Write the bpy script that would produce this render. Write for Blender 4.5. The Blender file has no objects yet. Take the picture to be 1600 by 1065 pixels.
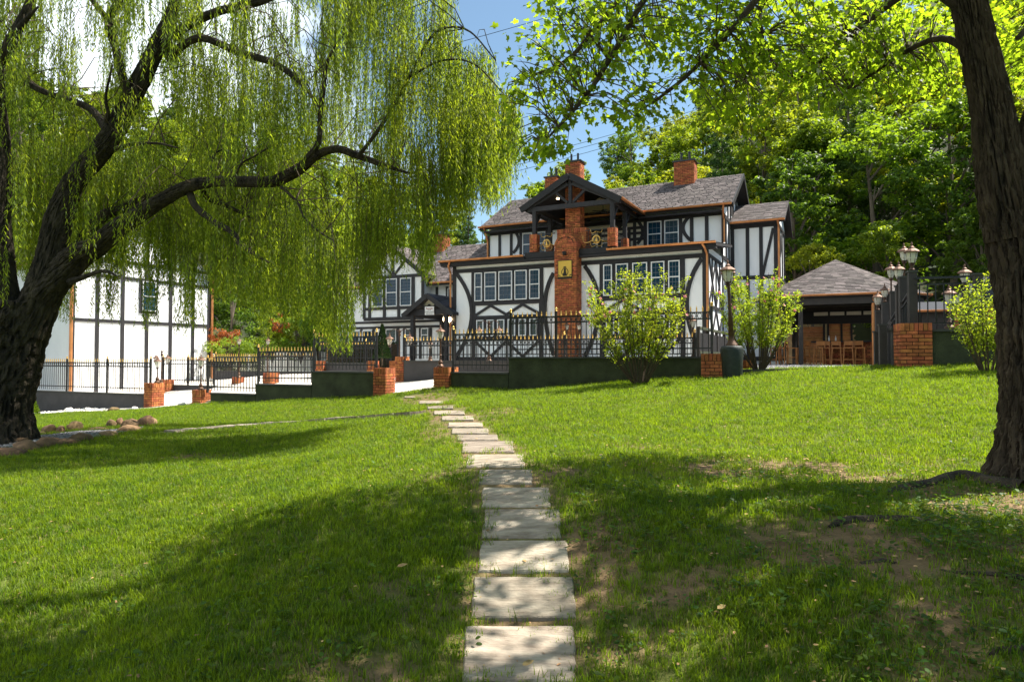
import bpy, math, random
import numpy as np
from mathutils import Vector, Matrix, noise
random.seed(7); RNG = np.random.default_rng(7)
SC = bpy.context.scene; COL = SC.collection
rad = math.radians

# ---------------------------------------------------------------- camera
F = 1067.0; PITCH = rad(1.48); CZ = 1.6
cam = bpy.data.cameras.new('camera'); cam.sensor_width = 36.0; cam.lens = 24.0
cam.clip_start = 0.05; cam.clip_end = 3000
co = bpy.data.objects.new('camera', cam); COL.objects.link(co)
co.location = (0, 0, CZ); co.rotation_euler = (rad(90) + PITCH, 0, 0)
SC.camera = co

# ---------------------------------------------------------------- sky, sun, exposure
SUN_AZ, SUN_EL = 20.0, 56.0            # azimuth counted from +x towards +y
sd = Vector((math.cos(rad(SUN_EL))*math.cos(rad(SUN_AZ)), math.cos(rad(SUN_EL))*math.sin(rad(SUN_AZ)), math.sin(rad(SUN_EL))))
w = bpy.data.worlds.new('World'); SC.world = w; w.use_nodes = True
nt = w.node_tree; N = nt.nodes; L = nt.links; N.clear()
sky = N.new('ShaderNodeTexSky'); sky.sky_type = 'NISHITA'; sky.sun_disc = False
sky.sun_elevation = rad(SUN_EL); sky.sun_rotation = rad(90 - SUN_AZ)
sky.air_density = 1.0; sky.dust_density = 0.6; sky.ozone_density = 0.5
tc = N.new('ShaderNodeTexCoord')
mp = N.new('ShaderNodeMapping'); mp.inputs['Scale'].default_value = (1.0, 1.0, 2.3)
cn = N.new('ShaderNodeTexNoise'); cn.inputs['Scale'].default_value = 2.6; cn.inputs['Detail'].default_value = 8; cn.inputs['Roughness'].default_value = .58
sp = N.new('ShaderNodeSeparateXYZ')
ma = N.new('ShaderNodeMath'); ma.operation = 'MULTIPLY_ADD'; ma.inputs[1].default_value = -0.75; ma.inputs[2].default_value = -0.18
ad = N.new('ShaderNodeMath'); ad.operation = 'ADD'
mr = N.new('ShaderNodeMapRange'); mr.inputs['From Min'].default_value = .46; mr.inputs['From Max'].default_value = .62; mr.inputs['To Min'].default_value = .035
cm = N.new('ShaderNodeMix'); cm.data_type = 'RGBA'; cm.inputs['B'].default_value = (9.0, 9.9, 10.3, 1)
bg = N.new('ShaderNodeBackground'); bg.inputs['Strength'].default_value = 0.062
wo = N.new('ShaderNodeOutputWorld')
L.new(tc.outputs['Generated'], mp.inputs['Vector']); L.new(mp.outputs[0], cn.inputs['Vector'])
L.new(tc.outputs['Generated'], sp.inputs[0]); L.new(sp.outputs['X'], ma.inputs[0])
L.new(cn.outputs['Fac'], ad.inputs[0]); L.new(ma.outputs[0], ad.inputs[1]); L.new(ad.outputs[0], mr.inputs['Value'])
L.new(mr.outputs[0], cm.inputs['Factor']); tn = N.new('ShaderNodeMix'); tn.data_type = 'RGBA'; tn.blend_type = 'MULTIPLY'; tn.inputs['Factor'].default_value = 1; tn.inputs['B'].default_value = (.90, 1.07, 1.07, 1); L.new(sky.outputs[0], tn.inputs['A']); L.new(tn.outputs['Result'], cm.inputs['A']); L.new(cm.outputs['Result'], bg.inputs['Color']); L.new(bg.outputs[0], wo.inputs[0])
sl = bpy.data.lights.new('sun', 'SUN'); sl.energy = 5.0; sl.angle = rad(.5); sl.color = (1, .95, .86)
so = bpy.data.objects.new('sun', sl); COL.objects.link(so); so.rotation_euler = sd.to_track_quat('Z', 'Y').to_euler()
vs = SC.view_settings; vs.view_transform = 'Standard'; vs.look = 'None'; vs.gamma = 1.0; vs.use_curve_mapping = False
vs.exposure = 1.42
SC.cycles.max_bounces = 6; SC.cycles.diffuse_bounces = 4; SC.cycles.transparent_max_bounces = 8; SC.cycles.transmission_bounces = 5

# ---------------------------------------------------------------- where a photo pixel lies in the place
def ray(px, py):
    a = (px-800)/F; b = (532.5-py)/F
    return (a, math.cos(PITCH)-b*math.sin(PITCH), math.sin(PITCH)+b*math.cos(PITCH))
def W(px, py, D):
    d = ray(px, py); s = D/d[1]; return Vector((d[0]*s, D, CZ+d[2]*s))
TH = rad(26.3); c_, s_ = math.cos(TH), math.sin(TH)
OX, OY = W(1106, 560, 27)[:2]; ZB = 1.5
def toL(P): x, y = P[0]-OX, P[1]-OY; return (x*c_-y*s_, x*s_+y*c_)
def toW(xl, yl, z=0): return Vector((OX+xl*c_+yl*s_, OY-xl*s_+yl*c_, z))
def _lr(px, py):
    d = ray(px, py); cl = toL((0, 0)); return cl, (d[0]*c_-d[1]*s_, d[0]*s_+d[1]*c_, d[2])
def H(px, py, yl):                      # on the house-parallel plane y=yl -> x, z (z over ZB)
    cl, dl = _lr(px, py); t = (yl-cl[1])/dl[1]; return cl[0]+dl[0]*t, CZ-ZB+dl[2]*t
def HX(px, py, xl):                     # on the side plane x=xl -> y, z
    cl, dl = _lr(px, py); t = (xl-cl[0])/dl[0]; return cl[1]+dl[1]*t, CZ-ZB+dl[2]*t

# ---------------------------------------------------------------- materials
def mat(name, col, rough=.8, var=.2, scale=3., bump=0., bscale=None, metal=0., rnd=0., col2=None, stretch=None, spec=.3, emit=None):
    m = bpy.data.materials.new(name); m.use_nodes = True; t = m.node_tree; n = t.nodes; l = t.links
    b = n['Principled BSDF']; b.inputs['Roughness'].default_value = rough; b.inputs['Metallic'].default_value = metal
    b.inputs['Specular IOR Level'].default_value = spec
    g = n.new('ShaderNodeNewGeometry'); vec = g.outputs['Position']
    if stretch:
        q = n.new('ShaderNodeMapping'); q.inputs['Scale'].default_value = stretch; l.new(vec, q.inputs['Vector']); vec = q.outputs[0]
    tx = n.new('ShaderNodeTexNoise'); tx.inputs['Scale'].default_value = scale; tx.inputs['Detail'].default_value = 6; tx.inputs['Roughness'].default_value = .6
    l.new(vec, tx.inputs['Vector'])
    r = n.new('ShaderNodeMapRange'); r.inputs['From Min'].default_value = .3; r.inputs['From Max'].default_value = .7
    l.new(tx.outputs['Fac'], r.inputs['Value'])
    mx = n.new('ShaderNodeMix'); mx.data_type = 'RGBA'
    c = Vector(col); a_ = [*(c*(1-var)), 1]; b_ = [*(Vector(col2) if col2 else c*(1+var)), 1]
    mx.inputs['A'].default_value = a_; mx.inputs['B'].default_value = b_
    l.new(r.outputs[0], mx.inputs['Factor']); out = mx.outputs['Result']
    if rnd:
        at = n.new('ShaderNodeAttribute'); at.attribute_name = 'rnd'; oi = n.new('ShaderNodeObjectInfo')
        s = n.new('ShaderNodeMath'); s.operation = 'ADD'; l.new(at.outputs['Fac'], s.inputs[0]); l.new(oi.outputs['Random'], s.inputs[1])
        fr = n.new('ShaderNodeMath'); fr.operation = 'FRACT'; l.new(s.outputs[0], fr.inputs[0])
        mm = n.new('ShaderNodeMapRange'); mm.inputs['To Min'].default_value = 1-rnd; mm.inputs['To Max'].default_value = 1+rnd; l.new(fr.outputs[0], mm.inputs['Value'])
        hs = n.new('ShaderNodeHueSaturation'); l.new(mm.outputs[0], hs.inputs['Value']); l.new(out, hs.inputs['Color']); out = hs.outputs[0]
        f2 = n.new('ShaderNodeMath'); f2.operation = 'MULTIPLY'; f2.inputs[1].default_value = 7.31; l.new(fr.outputs[0], f2.inputs[0])
        f3 = n.new('ShaderNodeMath'); f3.operation = 'FRACT'; l.new(f2.outputs[0], f3.inputs[0])
        m3 = n.new('ShaderNodeMapRange'); m3.inputs['To Min'].default_value = .5-.012*min(1, rnd*2.5); m3.inputs['To Max'].default_value = .5+.018*min(1, rnd*2.5)
        l.new(f3.outputs[0], m3.inputs['Value']); l.new(m3.outputs[0], hs.inputs['Hue'])
    l.new(out, b.inputs['Base Color'])
    if bump:
        t2 = n.new('ShaderNodeTexNoise'); t2.inputs['Scale'].default_value = bscale or scale*6; t2.inputs['Detail'].default_value = 5; l.new(vec, t2.inputs['Vector'])
        bp = n.new('ShaderNodeBump'); bp.inputs['Strength'].default_value = bump; bp.inputs['Distance'].default_value = .05 if 'bark' in name else .03
        l.new(t2.outputs['Fac'], bp.inputs['Height']); l.new(bp.outputs[0], b.inputs['Normal'])
    if emit:
        b.inputs['Emission Color'].default_value = (*emit[:3], 1); b.inputs['Emission Strength'].default_value = emit[3]
    return m
def leafmat(name, c1, c2, trans, tfac=.45, rough=.55, nscale=.6, hue=.008, val=.38):
    c1, c2, trans = [tuple(v*.88 for v in q) for q in (c1, c2, trans)]
    m = bpy.data.materials.new(name); m.use_nodes = True; t = m.node_tree; n = t.nodes; l = t.links
    b = n['Principled BSDF']; b.inputs['Roughness'].default_value = rough; b.inputs['Specular IOR Level'].default_value = .25
    g = n.new('ShaderNodeNewGeometry'); tx = n.new('ShaderNodeTexNoise'); tx.inputs['Scale'].default_value = nscale; tx.inputs['Detail'].default_value = 3
    l.new(g.outputs['Position'], tx.inputs['Vector'])
    at = n.new('ShaderNodeAttribute'); at.attribute_name = 'rnd'; oi = n.new('ShaderNodeObjectInfo')
    s = n.new('ShaderNodeMath'); s.operation = 'ADD'; l.new(at.outputs['Fac'], s.inputs[0]); l.new(oi.outputs['Random'], s.inputs[1])
    fr = n.new('ShaderNodeMath'); fr.operation = 'FRACT'; l.new(s.outputs[0], fr.inputs[0])
    k = n.new('ShaderNodeMath'); k.operation = 'MULTIPLY_ADD'; k.inputs[1].default_value = .5; l.new(fr.outputs[0], k.inputs[0])
    mr_ = n.new('ShaderNodeMapRange'); mr_.inputs['From Min'].default_value = .35; mr_.inputs['From Max'].default_value = .65; mr_.inputs['To Max'].default_value = .6
    l.new(tx.outputs['Fac'], mr_.inputs['Value']); l.new(mr_.outputs[0], k.inputs[2])
    def colnode(a, bb):
        mx = n.new('ShaderNodeMix'); mx.data_type = 'RGBA'; mx.inputs['A'].default_value = (*a, 1); mx.inputs['B'].default_value = (*bb, 1)
        l.new(k.outputs[0], mx.inputs['Factor'])
        hs = n.new('ShaderNodeHueSaturation'); l.new(mx.outputs['Result'], hs.inputs['Color'])
        o1 = n.new('ShaderNodeMapRange'); o1.inputs['To Min'].default_value = .5-hue; o1.inputs['To Max'].default_value = .5+hue; l.new(oi.outputs['Random'], o1.inputs['Value']); l.new(o1.outputs[0], hs.inputs['Hue'])
        o2 = n.new('ShaderNodeMapRange'); o2.inputs['To Min'].default_value = 1-val; o2.inputs['To Max'].default_value = 1+val; l.new(fr.outputs[0], o2.inputs['Value']); l.new(o2.outputs[0], hs.inputs['Value'])
        return hs.outputs[0]
    l.new(colnode(c1, c2), b.inputs['Base Color'])
    tr = n.new('ShaderNodeBsdfTranslucent'); t2 = tuple(min(1, x*1.25) for x in trans)
    l.new(colnode(trans, (t2[0]*1.25, t2[1]*1.0, t2[2]*.7)), tr.inputs['Color'])
    ms = n.new('ShaderNodeMixShader'); ms.inputs[0].default_value = tfac
    l.new(b.outputs[0], ms.inputs[1]); l.new(tr.outputs[0], ms.inputs[2]); l.new(ms.outputs[0], n['Material Output'].inputs['Surface'])
    return m
M = {}
M['stucco'] = mat('white_stucco', (.85,.85,.85), .9, .06, 1.6, .35, 40, col2=(.88,.88,.87), stretch=(1,1,.35))
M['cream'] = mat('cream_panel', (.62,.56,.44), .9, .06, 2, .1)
M['timber'] = mat('charcoal_timber', (.026,.024,.026), .6, .25, 3, .3, 30, stretch=(1,1,.4))
M['dark'] = mat('dark_trim', (.017,.016,.017), .6, .2, 3, .1)
M['soffit'] = mat('dark_soffit', (.025,.023,.025), .7, .2, 5, .1)
M['copper'] = mat('copper_gutter', (.62,.26,.10), .38, .25, 2.5, .05, metal=.55)
M['brick'] = mat('orange_brick', (.37,.110,.040), .8, .42, 6, .5, 60, rnd=.32)
M['mortar'] = mat('mortar', (.055,.03,.02), .95, .2, 12, .3)
M['shingle'] = mat('roof_shingle', (.115,.095,.09), .92, .2, 9, .4, 60, rnd=.5)
M['shingle_dark'] = mat('dark_roof_shingle', (.035,.038,.048), .92, .2, 9, .4, 60, rnd=.4)
M['white'] = mat('white_vinyl', (.75,.75,.74), .5, .04, 3)
M['wallgreen'] = mat('green_grey_render', (.046,.053,.027), .9, .38, 2.2, .5, 50)
M['wallgrey'] = mat('grey_render', (.075,.07,.07), .9, .15, 2.5, .4, 50)
M['coping'] = mat('wall_coping', (.06,.06,.055), .85, .2, 6, .2)
M['iron'] = mat('black_iron', (.006,.006,.007), .42, .2, 8, spec=.5)
M['gold'] = mat('gold_paint', (.72,.45,.12), .35, .15, 12, metal=.7)
M['bronze'] = mat('aged_bronze', (.08,.045,.028), .5, .4, 14, .2, metal=.6)
M['lampcap'] = mat('copper_lamp_cap', (.16,.09,.06), .6, .25, 14, .1, metal=.5)
M['lampblack'] = mat('black_green_iron', (.02,.026,.022), .55, .3, 10, .3, 30)
M['post'] = mat('brown_composite_post', (.045,.038,.034), .65, .15, 4, .2)
M['concrete'] = mat('pale_concrete', (.55,.50,.43), .9, .12, 1.3, .2, 30)
M['gravel'] = mat('grey_gravel', (.22,.21,.21), .95, .25, 20, .8, 45, rnd=.6)
M['wood'] = mat('oak_wood', (.42,.17,.05), .5, .2, 6, .1, stretch=(1,1,.2))
M['woodwall'] = mat('cedar_boards', (.30,.13,.05), .7, .3, 5, .2, rnd=.25)
M['dirt'] = mat('dry_earth_bank', (.30,.19,.09), .95, .35, 2, .8, 12)
M['stone'] = mat('flagstone', (.20,.15,.11), .85, .3, 3.5, .6, 18, rnd=.2, col2=(.38,.32,.25), stretch=(1,3.5,1))
M['rock'] = mat('border_rock', (.19,.115,.06), .9, .4, 6, .8, 14, rnd=.4)
M['pebble'] = mat('white_pebble', (.55,.52,.47), .85, .15, 9, .3, rnd=.3)
M['bark'] = mat('tree_bark', (.024,.017,.011), .95, .5, 9, 1.0, 26, col2=(.085,.062,.042), stretch=(1,1,.28))
M['barkw'] = mat('willow_bark', (.018,.013,.009), .95, .5, 8, 1.0, 22, col2=(.065,.05,.032), stretch=(1,1,.4))
M['twig'] = mat('twig_bark', (.07,.05,.03), .9, .3, 12)
M['trunkfar'] = mat('forest_trunk', (.12,.095,.07), .95, .4, 2, .5, 8, stretch=(1,1,.3))
M['white_paint'] = mat('sign_white', (.8,.78,.76), .5, .03, 3)
M['signgold'] = mat('sign_gold', (.62,.40,.07), .4, .08, 3, metal=.3)
M['signdark'] = mat('sign_dark', (.02,.017,.01), .5, .1, 3)
M['red'] = mat('sign_red', (.3,.05,.05), .6, .1, 3)
M['pink'] = leafmat('pink_petal', (.75,.18,.30), (.85,.35,.45), (.8,.3,.4), .3, nscale=3)
M['lit'] = mat('lit_bulb', (.9,.8,.6), .5, .02, 3, emit=(1, .75, .42, 9))
M['white_tile'] = mat('pale_flag', (.7,.68,.62), .8, .1, 3)
M['trunkcut'] = mat('cut_wood', (.45,.27,.13), .8, .25, 14)
def glassmat(name, col, rough=.04, alpha=None):
    m = bpy.data.materials.new(name); m.use_nodes = True; b = m.node_tree.nodes['Principled BSDF']
    n = m.node_tree.nodes; l = m.node_tree.links
    g = n.new('ShaderNodeNewGeometry'); tx = n.new('ShaderNodeTexNoise'); tx.inputs['Scale'].default_value = 1.1; l.new(g.outputs['Position'], tx.inputs['Vector'])
    mx = n.new('ShaderNodeMix'); mx.data_type = 'RGBA'; c = Vector(col); mx.inputs['A'].default_value = (*(c*.55), 1); mx.inputs['B'].default_value = (*(c*1.5), 1)
    l.new(tx.outputs['Fac'], mx.inputs['Factor']); l.new(mx.outputs['Result'], b.inputs['Base Color'])
    bp = n.new('ShaderNodeBump'); bp.inputs['Strength'].default_value = .04; t2 = n.new('ShaderNodeTexNoise'); t2.inputs['Scale'].default_value = 2.
    l.new(g.outputs['Position'], t2.inputs['Vector']); l.new(t2.outputs['Fac'], bp.inputs['Height']); l.new(bp.outputs[0], b.inputs['Normal'])
    b.inputs['Roughness'].default_value = rough; b.inputs['Specular IOR Level'].default_value = .32
    if alpha: b.inputs['Alpha'].default_value = alpha
    return m
M['muntin'] = mat('grey_muntin', (.13,.15,.18), .6, .05, 3)
M['glass'] = glassmat('window_glass', (.008,.035,.062))
M['glassg'] = glassmat('window_glass_greenish', (.03,.05,.035))
M['lampglass'] = glassmat('lamp_glass', (.75,.72,.62), .08, .55)

# ---------------------------------------------------------------- mesh builder
BOXF = [(0,3,2,1),(4,5,6,7),(0,1,5,4),(1,2,6,5),(2,3,7,6),(3,0,4,7)]
class MB:
    def __init__(s): s.v = []; s.f = []; s.r = []
    def add(s, vs_, fs, r=None):
        o = len(s.v); s.v += [tuple(p) for p in vs_]; s.f += [tuple(i+o for i in f) for f in fs]
        r = random.random() if r is None else r; s.r += [r]*len(fs); return s
    def box(s, x0, x1, y0, y1, z0, z1, r=None):
        return s.add([(x0,y0,z0),(x1,y0,z0),(x1,y1,z0),(x0,y1,z0),(x0,y0,z1),(x1,y0,z1),(x1,y1,z1),(x0,y1,z1)], BOXF, r)
    def beam(s, a, b, wd, dp, up=(0,-1,0)):     # bar from a to b: dp along up, wd across
        a = Vector(a); b = Vector(b); d = (b-a).normalized(); u = Vector(up); u = (u-d*u.dot(d)).normalized(); x = d.cross(u)
        p = []
        for q in (a, b):
            for i, j in ((-1,-1),(1,-1),(1,1),(-1,1)): p.append(q+x*(i*wd/2)+u*(j*dp/2))
        return s.add(p, BOXF)
    def prism(s, pts, y0, y1, axis='y'):         # outline in xz, pushed along y
        n = len(pts)
        if axis == 'y': v = [(x,y0,z) for x,z in pts]+[(x,y1,z) for x,z in pts]
        elif axis == 'x': v = [(y0,x,z) for x,z in pts]+[(y1,x,z) for x,z in pts]
        else: v = [(x,z,y0) for x,z in pts]+[(x,z,y1) for x,z in pts]
        return s.add(v, [tuple(range(n)), tuple(range(2*n-1,n-1,-1))]+[(i,i+n,(i+1)%n+n,(i+1)%n) for i in range(n)])
    def tube(s, pts, rs, n=8, cap=True):
        pts = [Vector(p) for p in pts]; V = []; u = None
        if not hasattr(rs, '__len__'): rs = [rs]*len(pts)
        for i, p in enumerate(pts):
            t = (pts[min(i+1,len(pts)-1)]-pts[max(i-1,0)]).normalized()
            if u is None: u = t.orthogonal().normalized()
            else: u = (u-t*u.dot(t)); u = u.normalized() if u.length > 1e-6 else t.orthogonal().normalized()
            x = t.cross(u)
            V += [p+(u*math.cos(2*math.pi*k/n)+x*math.sin(2*math.pi*k/n))*rs[i] for k in range(n)]
        fs = [(i*n+k, i*n+(k+1)%n, (i+1)*n+(k+1)%n, (i+1)*n+k) for i in range(len(pts)-1) for k in range(n)]
        if cap: fs += [tuple(range(n-1,-1,-1)), tuple(range((len(pts)-1)*n, len(pts)*n))]
        return s.add(V, fs)
    def lathe(s, prof, n=12, c=(0,0,0)):         # prof [(r,z)]
        V = [(c[0]+r*math.cos(2*math.pi*k/n), c[1]+r*math.sin(2*math.pi*k/n), c[2]+z) for r, z in prof for k in range(n)]
        m = len(prof)
        return s.add(V, [(i*n+k, i*n+(k+1)%n, (i+1)*n+(k+1)%n, (i+1)*n+k) for i in range(m-1) for k in range(n)]+[tuple(range(n-1,-1,-1)), tuple(range((m-1)*n, m*n))])
    def mesh(s, name, m=None, smooth=False):
        me = bpy.data.meshes.new(name); me.from_pydata(s.v, [], s.f)
        a = me.attributes.new('rnd', 'FLOAT', 'FACE'); a.data.foreach_set('value', s.r)
        if m is not None: me.materials.append(M[m] if isinstance(m, str) else m)
        if smooth: me.polygons.foreach_set('use_smooth', [True]*len(me.polygons))
        me.update(); return me
    def build(s, name, m, parent=None, kind=None, smooth=False):
        return link(name, s.mesh(name, m, smooth), parent, kind)
def link(name, data, parent=None, kind=None, loc=None):
    o = bpy.data.objects.new(name, data); COL.objects.link(o)
    if parent is not None: o.parent = parent
    if loc is not None: o.location = loc
    if kind: o['kind'] = kind
    return o
def tag(o, label, cat, group=None, kind=None):
    o['label'] = label; o['category'] = cat
    if group: o['group'] = group
    if kind: o['kind'] = kind
    return o
def thing(name, label, cat, loc=(0,0,0), rz=0, group=None):
    o = bpy.data.objects.new(name, None); COL.objects.link(o); o.location = loc; o.rotation_euler = (0,0,rz); o.empty_display_size = .2
    return tag(o, label, cat, group)
def copytree(o, parent=None):
    c = o.copy(); COL.objects.link(c)
    if parent is not None: c.parent = parent
    for ch in o.children: copytree(ch, c)
    return c
def np_mesh(name, verts, nper, mtl, rnd, parent=None, kind=None):       # many n-gons at once
    nf = len(verts)//nper; me = bpy.data.meshes.new(name)
    me.vertices.add(len(verts)); me.vertices.foreach_set('co', np.ascontiguousarray(verts, dtype=np.float32).ravel())
    me.loops.add(len(verts)); me.loops.foreach_set('vertex_index', np.arange(len(verts), dtype=np.int32))
    me.polygons.add(nf); me.polygons.foreach_set('loop_start', np.arange(0, len(verts), nper, dtype=np.int32))
    a = me.attributes.new('rnd', 'FLOAT', 'FACE'); a.data.foreach_set('value', np.asarray(rnd, dtype=np.float32))
    me.materials.append(M[mtl] if isinstance(mtl, str) else mtl); me.update(calc_edges=True); me.validate()
    return link(name, me, parent, kind)
def unit(v): return v/np.maximum(np.linalg.norm(v, axis=-1, keepdims=True), 1e-9)
def leaves(P, Dr, Nr, ln, wd, shape):                                   # -> verts; shape in (along, across, lift)
    Dr = unit(Dr); X = unit(np.cross(Dr, Nr)); Nn = np.cross(X, Dr)
    sh = np.array(shape); out = P[:,None,:]+Dr[:,None,:]*(sh[None,:,0:1]*ln[:,None,None])+X[:,None,:]*(sh[None,:,1:2]*wd[:,None,None])+Nn[:,None,:]*(sh[None,:,2:3]*wd[:,None,None])
    return out.reshape(-1, 3)
RHOMB = [(0,0,0),(.45,.5,.08),(1,0,0),(.45,-.5,.08)]
LANCE = [(0,0,0),(.35,.5,0),(1,0,-.2),(.35,-.5,0)]
MAPLE = [(0,.03,0),(.06,.30,.05),(.30,.28,.03),(.38,.52,.10),(.58,.40,.06),(.60,.16,0),(1,0,-.10),(.60,-.16,0),(.58,-.40,.06),(.38,-.52,.10),(.30,-.28,.03),(.06,-.30,.05),(0,-.03,0)]
OVAL = [(0,0,0),(.25,.42,.06),(.65,.42,.06),(1,0,-.06),(.65,-.42,.06),(.25,-.42,.06)]

# ---------------------------------------------------------------- ground
YO = toL(W(1095, 588, 18))[1]                       # outer retaining wall, front face
YI = toL(W(630, 590, 26))[1]                        # inner retaining wall
def P3(*a): return [tuple(W(*q)) for q in a]
LAWNP = P3((800,1065,3.4),(1600,1065,3.1),(1400,1065,3.2),(0,1065,3.8),(400,1065,3.6),(822,870,4.75),(806,777,6.0),(745,685,9.5),(722,655,11.7),(700,640,13.8),
  (655,619,20.3),(690,611,21.2),(600,618,22.3),(480,623,24),(400,628,25),(318,631,26.2),(240,638,27),(110,645,27.5),(0,652,28),
  (800,608,20.4),(950,598,19.2),(1110,589,17.9),(1250,579,18),(1428,574,16.8),(1560,562,17),(1750,545,17),
  (1545,745,6.8),(1200,700,8.6),(1100,640,12.5),(1400,620,12),(20,692,13),(240,668,16),(420,660,17),(300,850,5.6),(100,760,8.3),(450,700,11.5),
  (1000,850,5.0),(1300,850,4.7),(1600,850,4.6)) + [(0,-5,-.3),(10,-3,.1),(-10,-3,-.5),(-22,10,-.8),(13,8,1.1),(16,15,1.9),(0,-40,-1),(-40,0,-1.5),(40,0,3),(45,30,4),(-45,30,-2)]
YARDP = P3((647,618,21),(647,600,23.5),(690,590,26),(480,600,28),(300,617,30),(240,634,28.3),(110,618,33),(400,590,33)) + \
  [tuple(toW(-4,-5,1.1)), tuple(toW(0,-6,1.2)), tuple(toW(-8,-5,.95)), tuple(toW(-12,5,1.1)), tuple(toW(-8,-7.5,.75)), tuple(toW(-4,-8,.95)), tuple(toW(0,-8,1.15)), tuple(toW(4,2,1.3)), tuple(toW(8,5,1.3)), tuple(toW(8,14,1.6)),(-30,30,-.4),(-30,50,0),(30,30,2)]
def rbf(pts):
    P = np.array(pts); X = P[:,:2]; d = np.linalg.norm(X[:,None]-X[None], axis=2); n = len(P)
    A = np.zeros((n+3, n+3)); A[:n,:n] = -np.sqrt(d*d+1.0)+np.eye(n)*-.25; A[:n,n] = 1; A[n,:n] = 1; A[:n,n+1:] = X; A[n+1:,:n] = X.T
    b = np.zeros(n+3); b[:n] = P[:,2]; wv = np.linalg.solve(A, b)
    def f(x, y):
        x = np.asarray(x, float); y = np.asarray(y, float); q = np.zeros(x.shape)+wv[n]+wv[n+1]*x+wv[n+2]*y
        for i in range(n): q -= wv[i]*np.sqrt((x-X[i,0])**2+(y-X[i,1])**2+1.0)
        return q
    return f
lawn_f = rbf(LAWNP); yard_f = rbf(YARDP)
def lawn(x, y):
    x = np.asarray(x, float); y = np.asarray(y, float)
    return lawn_f(x, y) + .018*np.sin(x*2.1+1.3*np.sin(y*1.7))*np.cos(y*2.3+x*.7)
def gz(x, y): return float(lawn(np.array([x]), np.array([y]))[0])
def localy(x, y): return (x-OX)*s_+(y-OY)*c_
def localx(x, y): return (x-OX)*c_-(y-OY)*s_
def sstep(a, b, x): t = np.clip((x-a)/(b-a), 0, 1); return t*t*(3-2*t)
def hill(x, y):
    a = x/np.maximum(y, 8); R = np.hypot(x, y)
    start = 62-20*sstep(.05, .45, a)+14*np.exp(-((a+.05)/.13)**2)-12*sstep(-.2, -.4, a)
    slope = .42+.16*sstep(.1, .5, a)+.04*sstep(-.2, -.4, a)-.13*np.exp(-((a+.03)/.12)**2)
    h = slope*np.clip(R-start, 0, 78); h = h*sstep(0, 10, y)
    return h+1.2*np.sin(x*.13)*np.sin(y*.11)*sstep(45, 80, R)
def ground_h(x, y):
    ly = localy(x, y); base = np.where(ly < YO+.25, lawn_f(x, y)-.3, yard_f(x, y)-.15)
    far = np.hypot(x, y); k = sstep(34, 50, far); k2 = sstep(-8, -20, y)
    base = base*(1-k)+(1.2-2.2*sstep(-8,-16,x))*k-.5*sstep(-14,-20,x)
    base = base*(1-k2)-.6*k2
    return base+hill(x, y)
def axis(lo, hi, fine_lo, fine_hi, fs, cs):
    a = [lo]
    while a[-1] < hi: a.append(a[-1]+(fs if fine_lo <= a[-1] < fine_hi else cs))
    return np.array(a)
def sheet(name, xs, ys, hf, mtl, keep=None, kind='structure'):
    X, Y = np.meshgrid(xs, ys); Z = hf(X, Y); nx = len(xs)
    me = bpy.data.meshes.new(name); V = np.stack([X, Y, Z], -1).reshape(-1, 3)
    i, j = np.meshgrid(np.arange(nx-1), np.arange(len(ys)-1)); q = (j*nx+i).ravel(); Fq = np.stack([q, q+1, q+nx+1, q+nx], 1)
    if keep is not None:
        cx = V[Fq].mean(1); Fq = Fq[keep(cx[:,0], cx[:,1])]
    me.from_pydata(V.tolist(), [], Fq.tolist()); me.polygons.foreach_set('use_smooth', [True]*len(Fq))
    me.materials.append(M[mtl] if isinstance(mtl, str) else mtl); me.update()
    return link(name, me, None, kind)
gm = mat('forest_floor', (.020,.030,.010), 1, .4, .5, .5, 3, col2=(.045,.05,.018)); M['floor'] = gm
sheet('ground', axis(-420, 420, -60, 60, 3., 8.), axis(-80, 520, -10, 120, 3., 8.), ground_h, 'floor')
# lawn edge: wall line on the right, pavement edge on the left
EDGE = [W(-60,655,28.5), W(110,645,27.6), W(200,638,27.0), W(300,630,26.1), W(330,629,25.9)]
def in_lawn(x, y):
    ly = localy(x, y); e = np.interp(x, [p.x for p in EDGE], [p.y for p in EDGE])
    ex = localx(x, y); yo = np.where(ex > XPAV, YO+2.0, YO+.05)
    return (ly < yo) & ((x > EDGE[-1].x) | (y < e))
XPAV = H(1150, 575, YO)[0]
soil = bpy.data.materials.new('lawn_soil'); soil.use_nodes = True
t = soil.node_tree; n = t.nodes; l = t.links; b = n['Principled BSDF']; b.inputs['Roughness'].default_value = .95; b.inputs['Specular IOR Level'].default_value = .1
g = n.new('ShaderNodeNewGeometry'); at = n.new('ShaderNodeAttribute'); at.attribute_name = 'bare'
t1 = n.new('ShaderNodeTexNoise'); t1.inputs['Scale'].default_value = 7; t1.inputs['Detail'].default_value = 8; l.new(g.outputs['Position'], t1.inputs['Vector'])
m1 = n.new('ShaderNodeMix'); m1.data_type = 'RGBA'; m1.inputs['A'].default_value = (.075,.048,.026,1); m1.inputs['B'].default_value = (.25,.17,.095,1); l.new(t1.outputs['Fac'], m1.inputs['Factor'])
t2 = n.new('ShaderNodeTexNoise'); t2.inputs['Scale'].default_value = 40; t2.inputs['Detail'].default_value = 4; l.new(g.outputs['Position'], t2.inputs['Vector'])
m2 = n.new('ShaderNodeMix'); m2.data_type = 'RGBA'; m2.inputs['A'].default_value = (.05,.085,.012,1); m2.inputs['B'].default_value = (.13,.16,.03,1); l.new(t2.outputs['Fac'], m2.inputs['Factor'])
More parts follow.
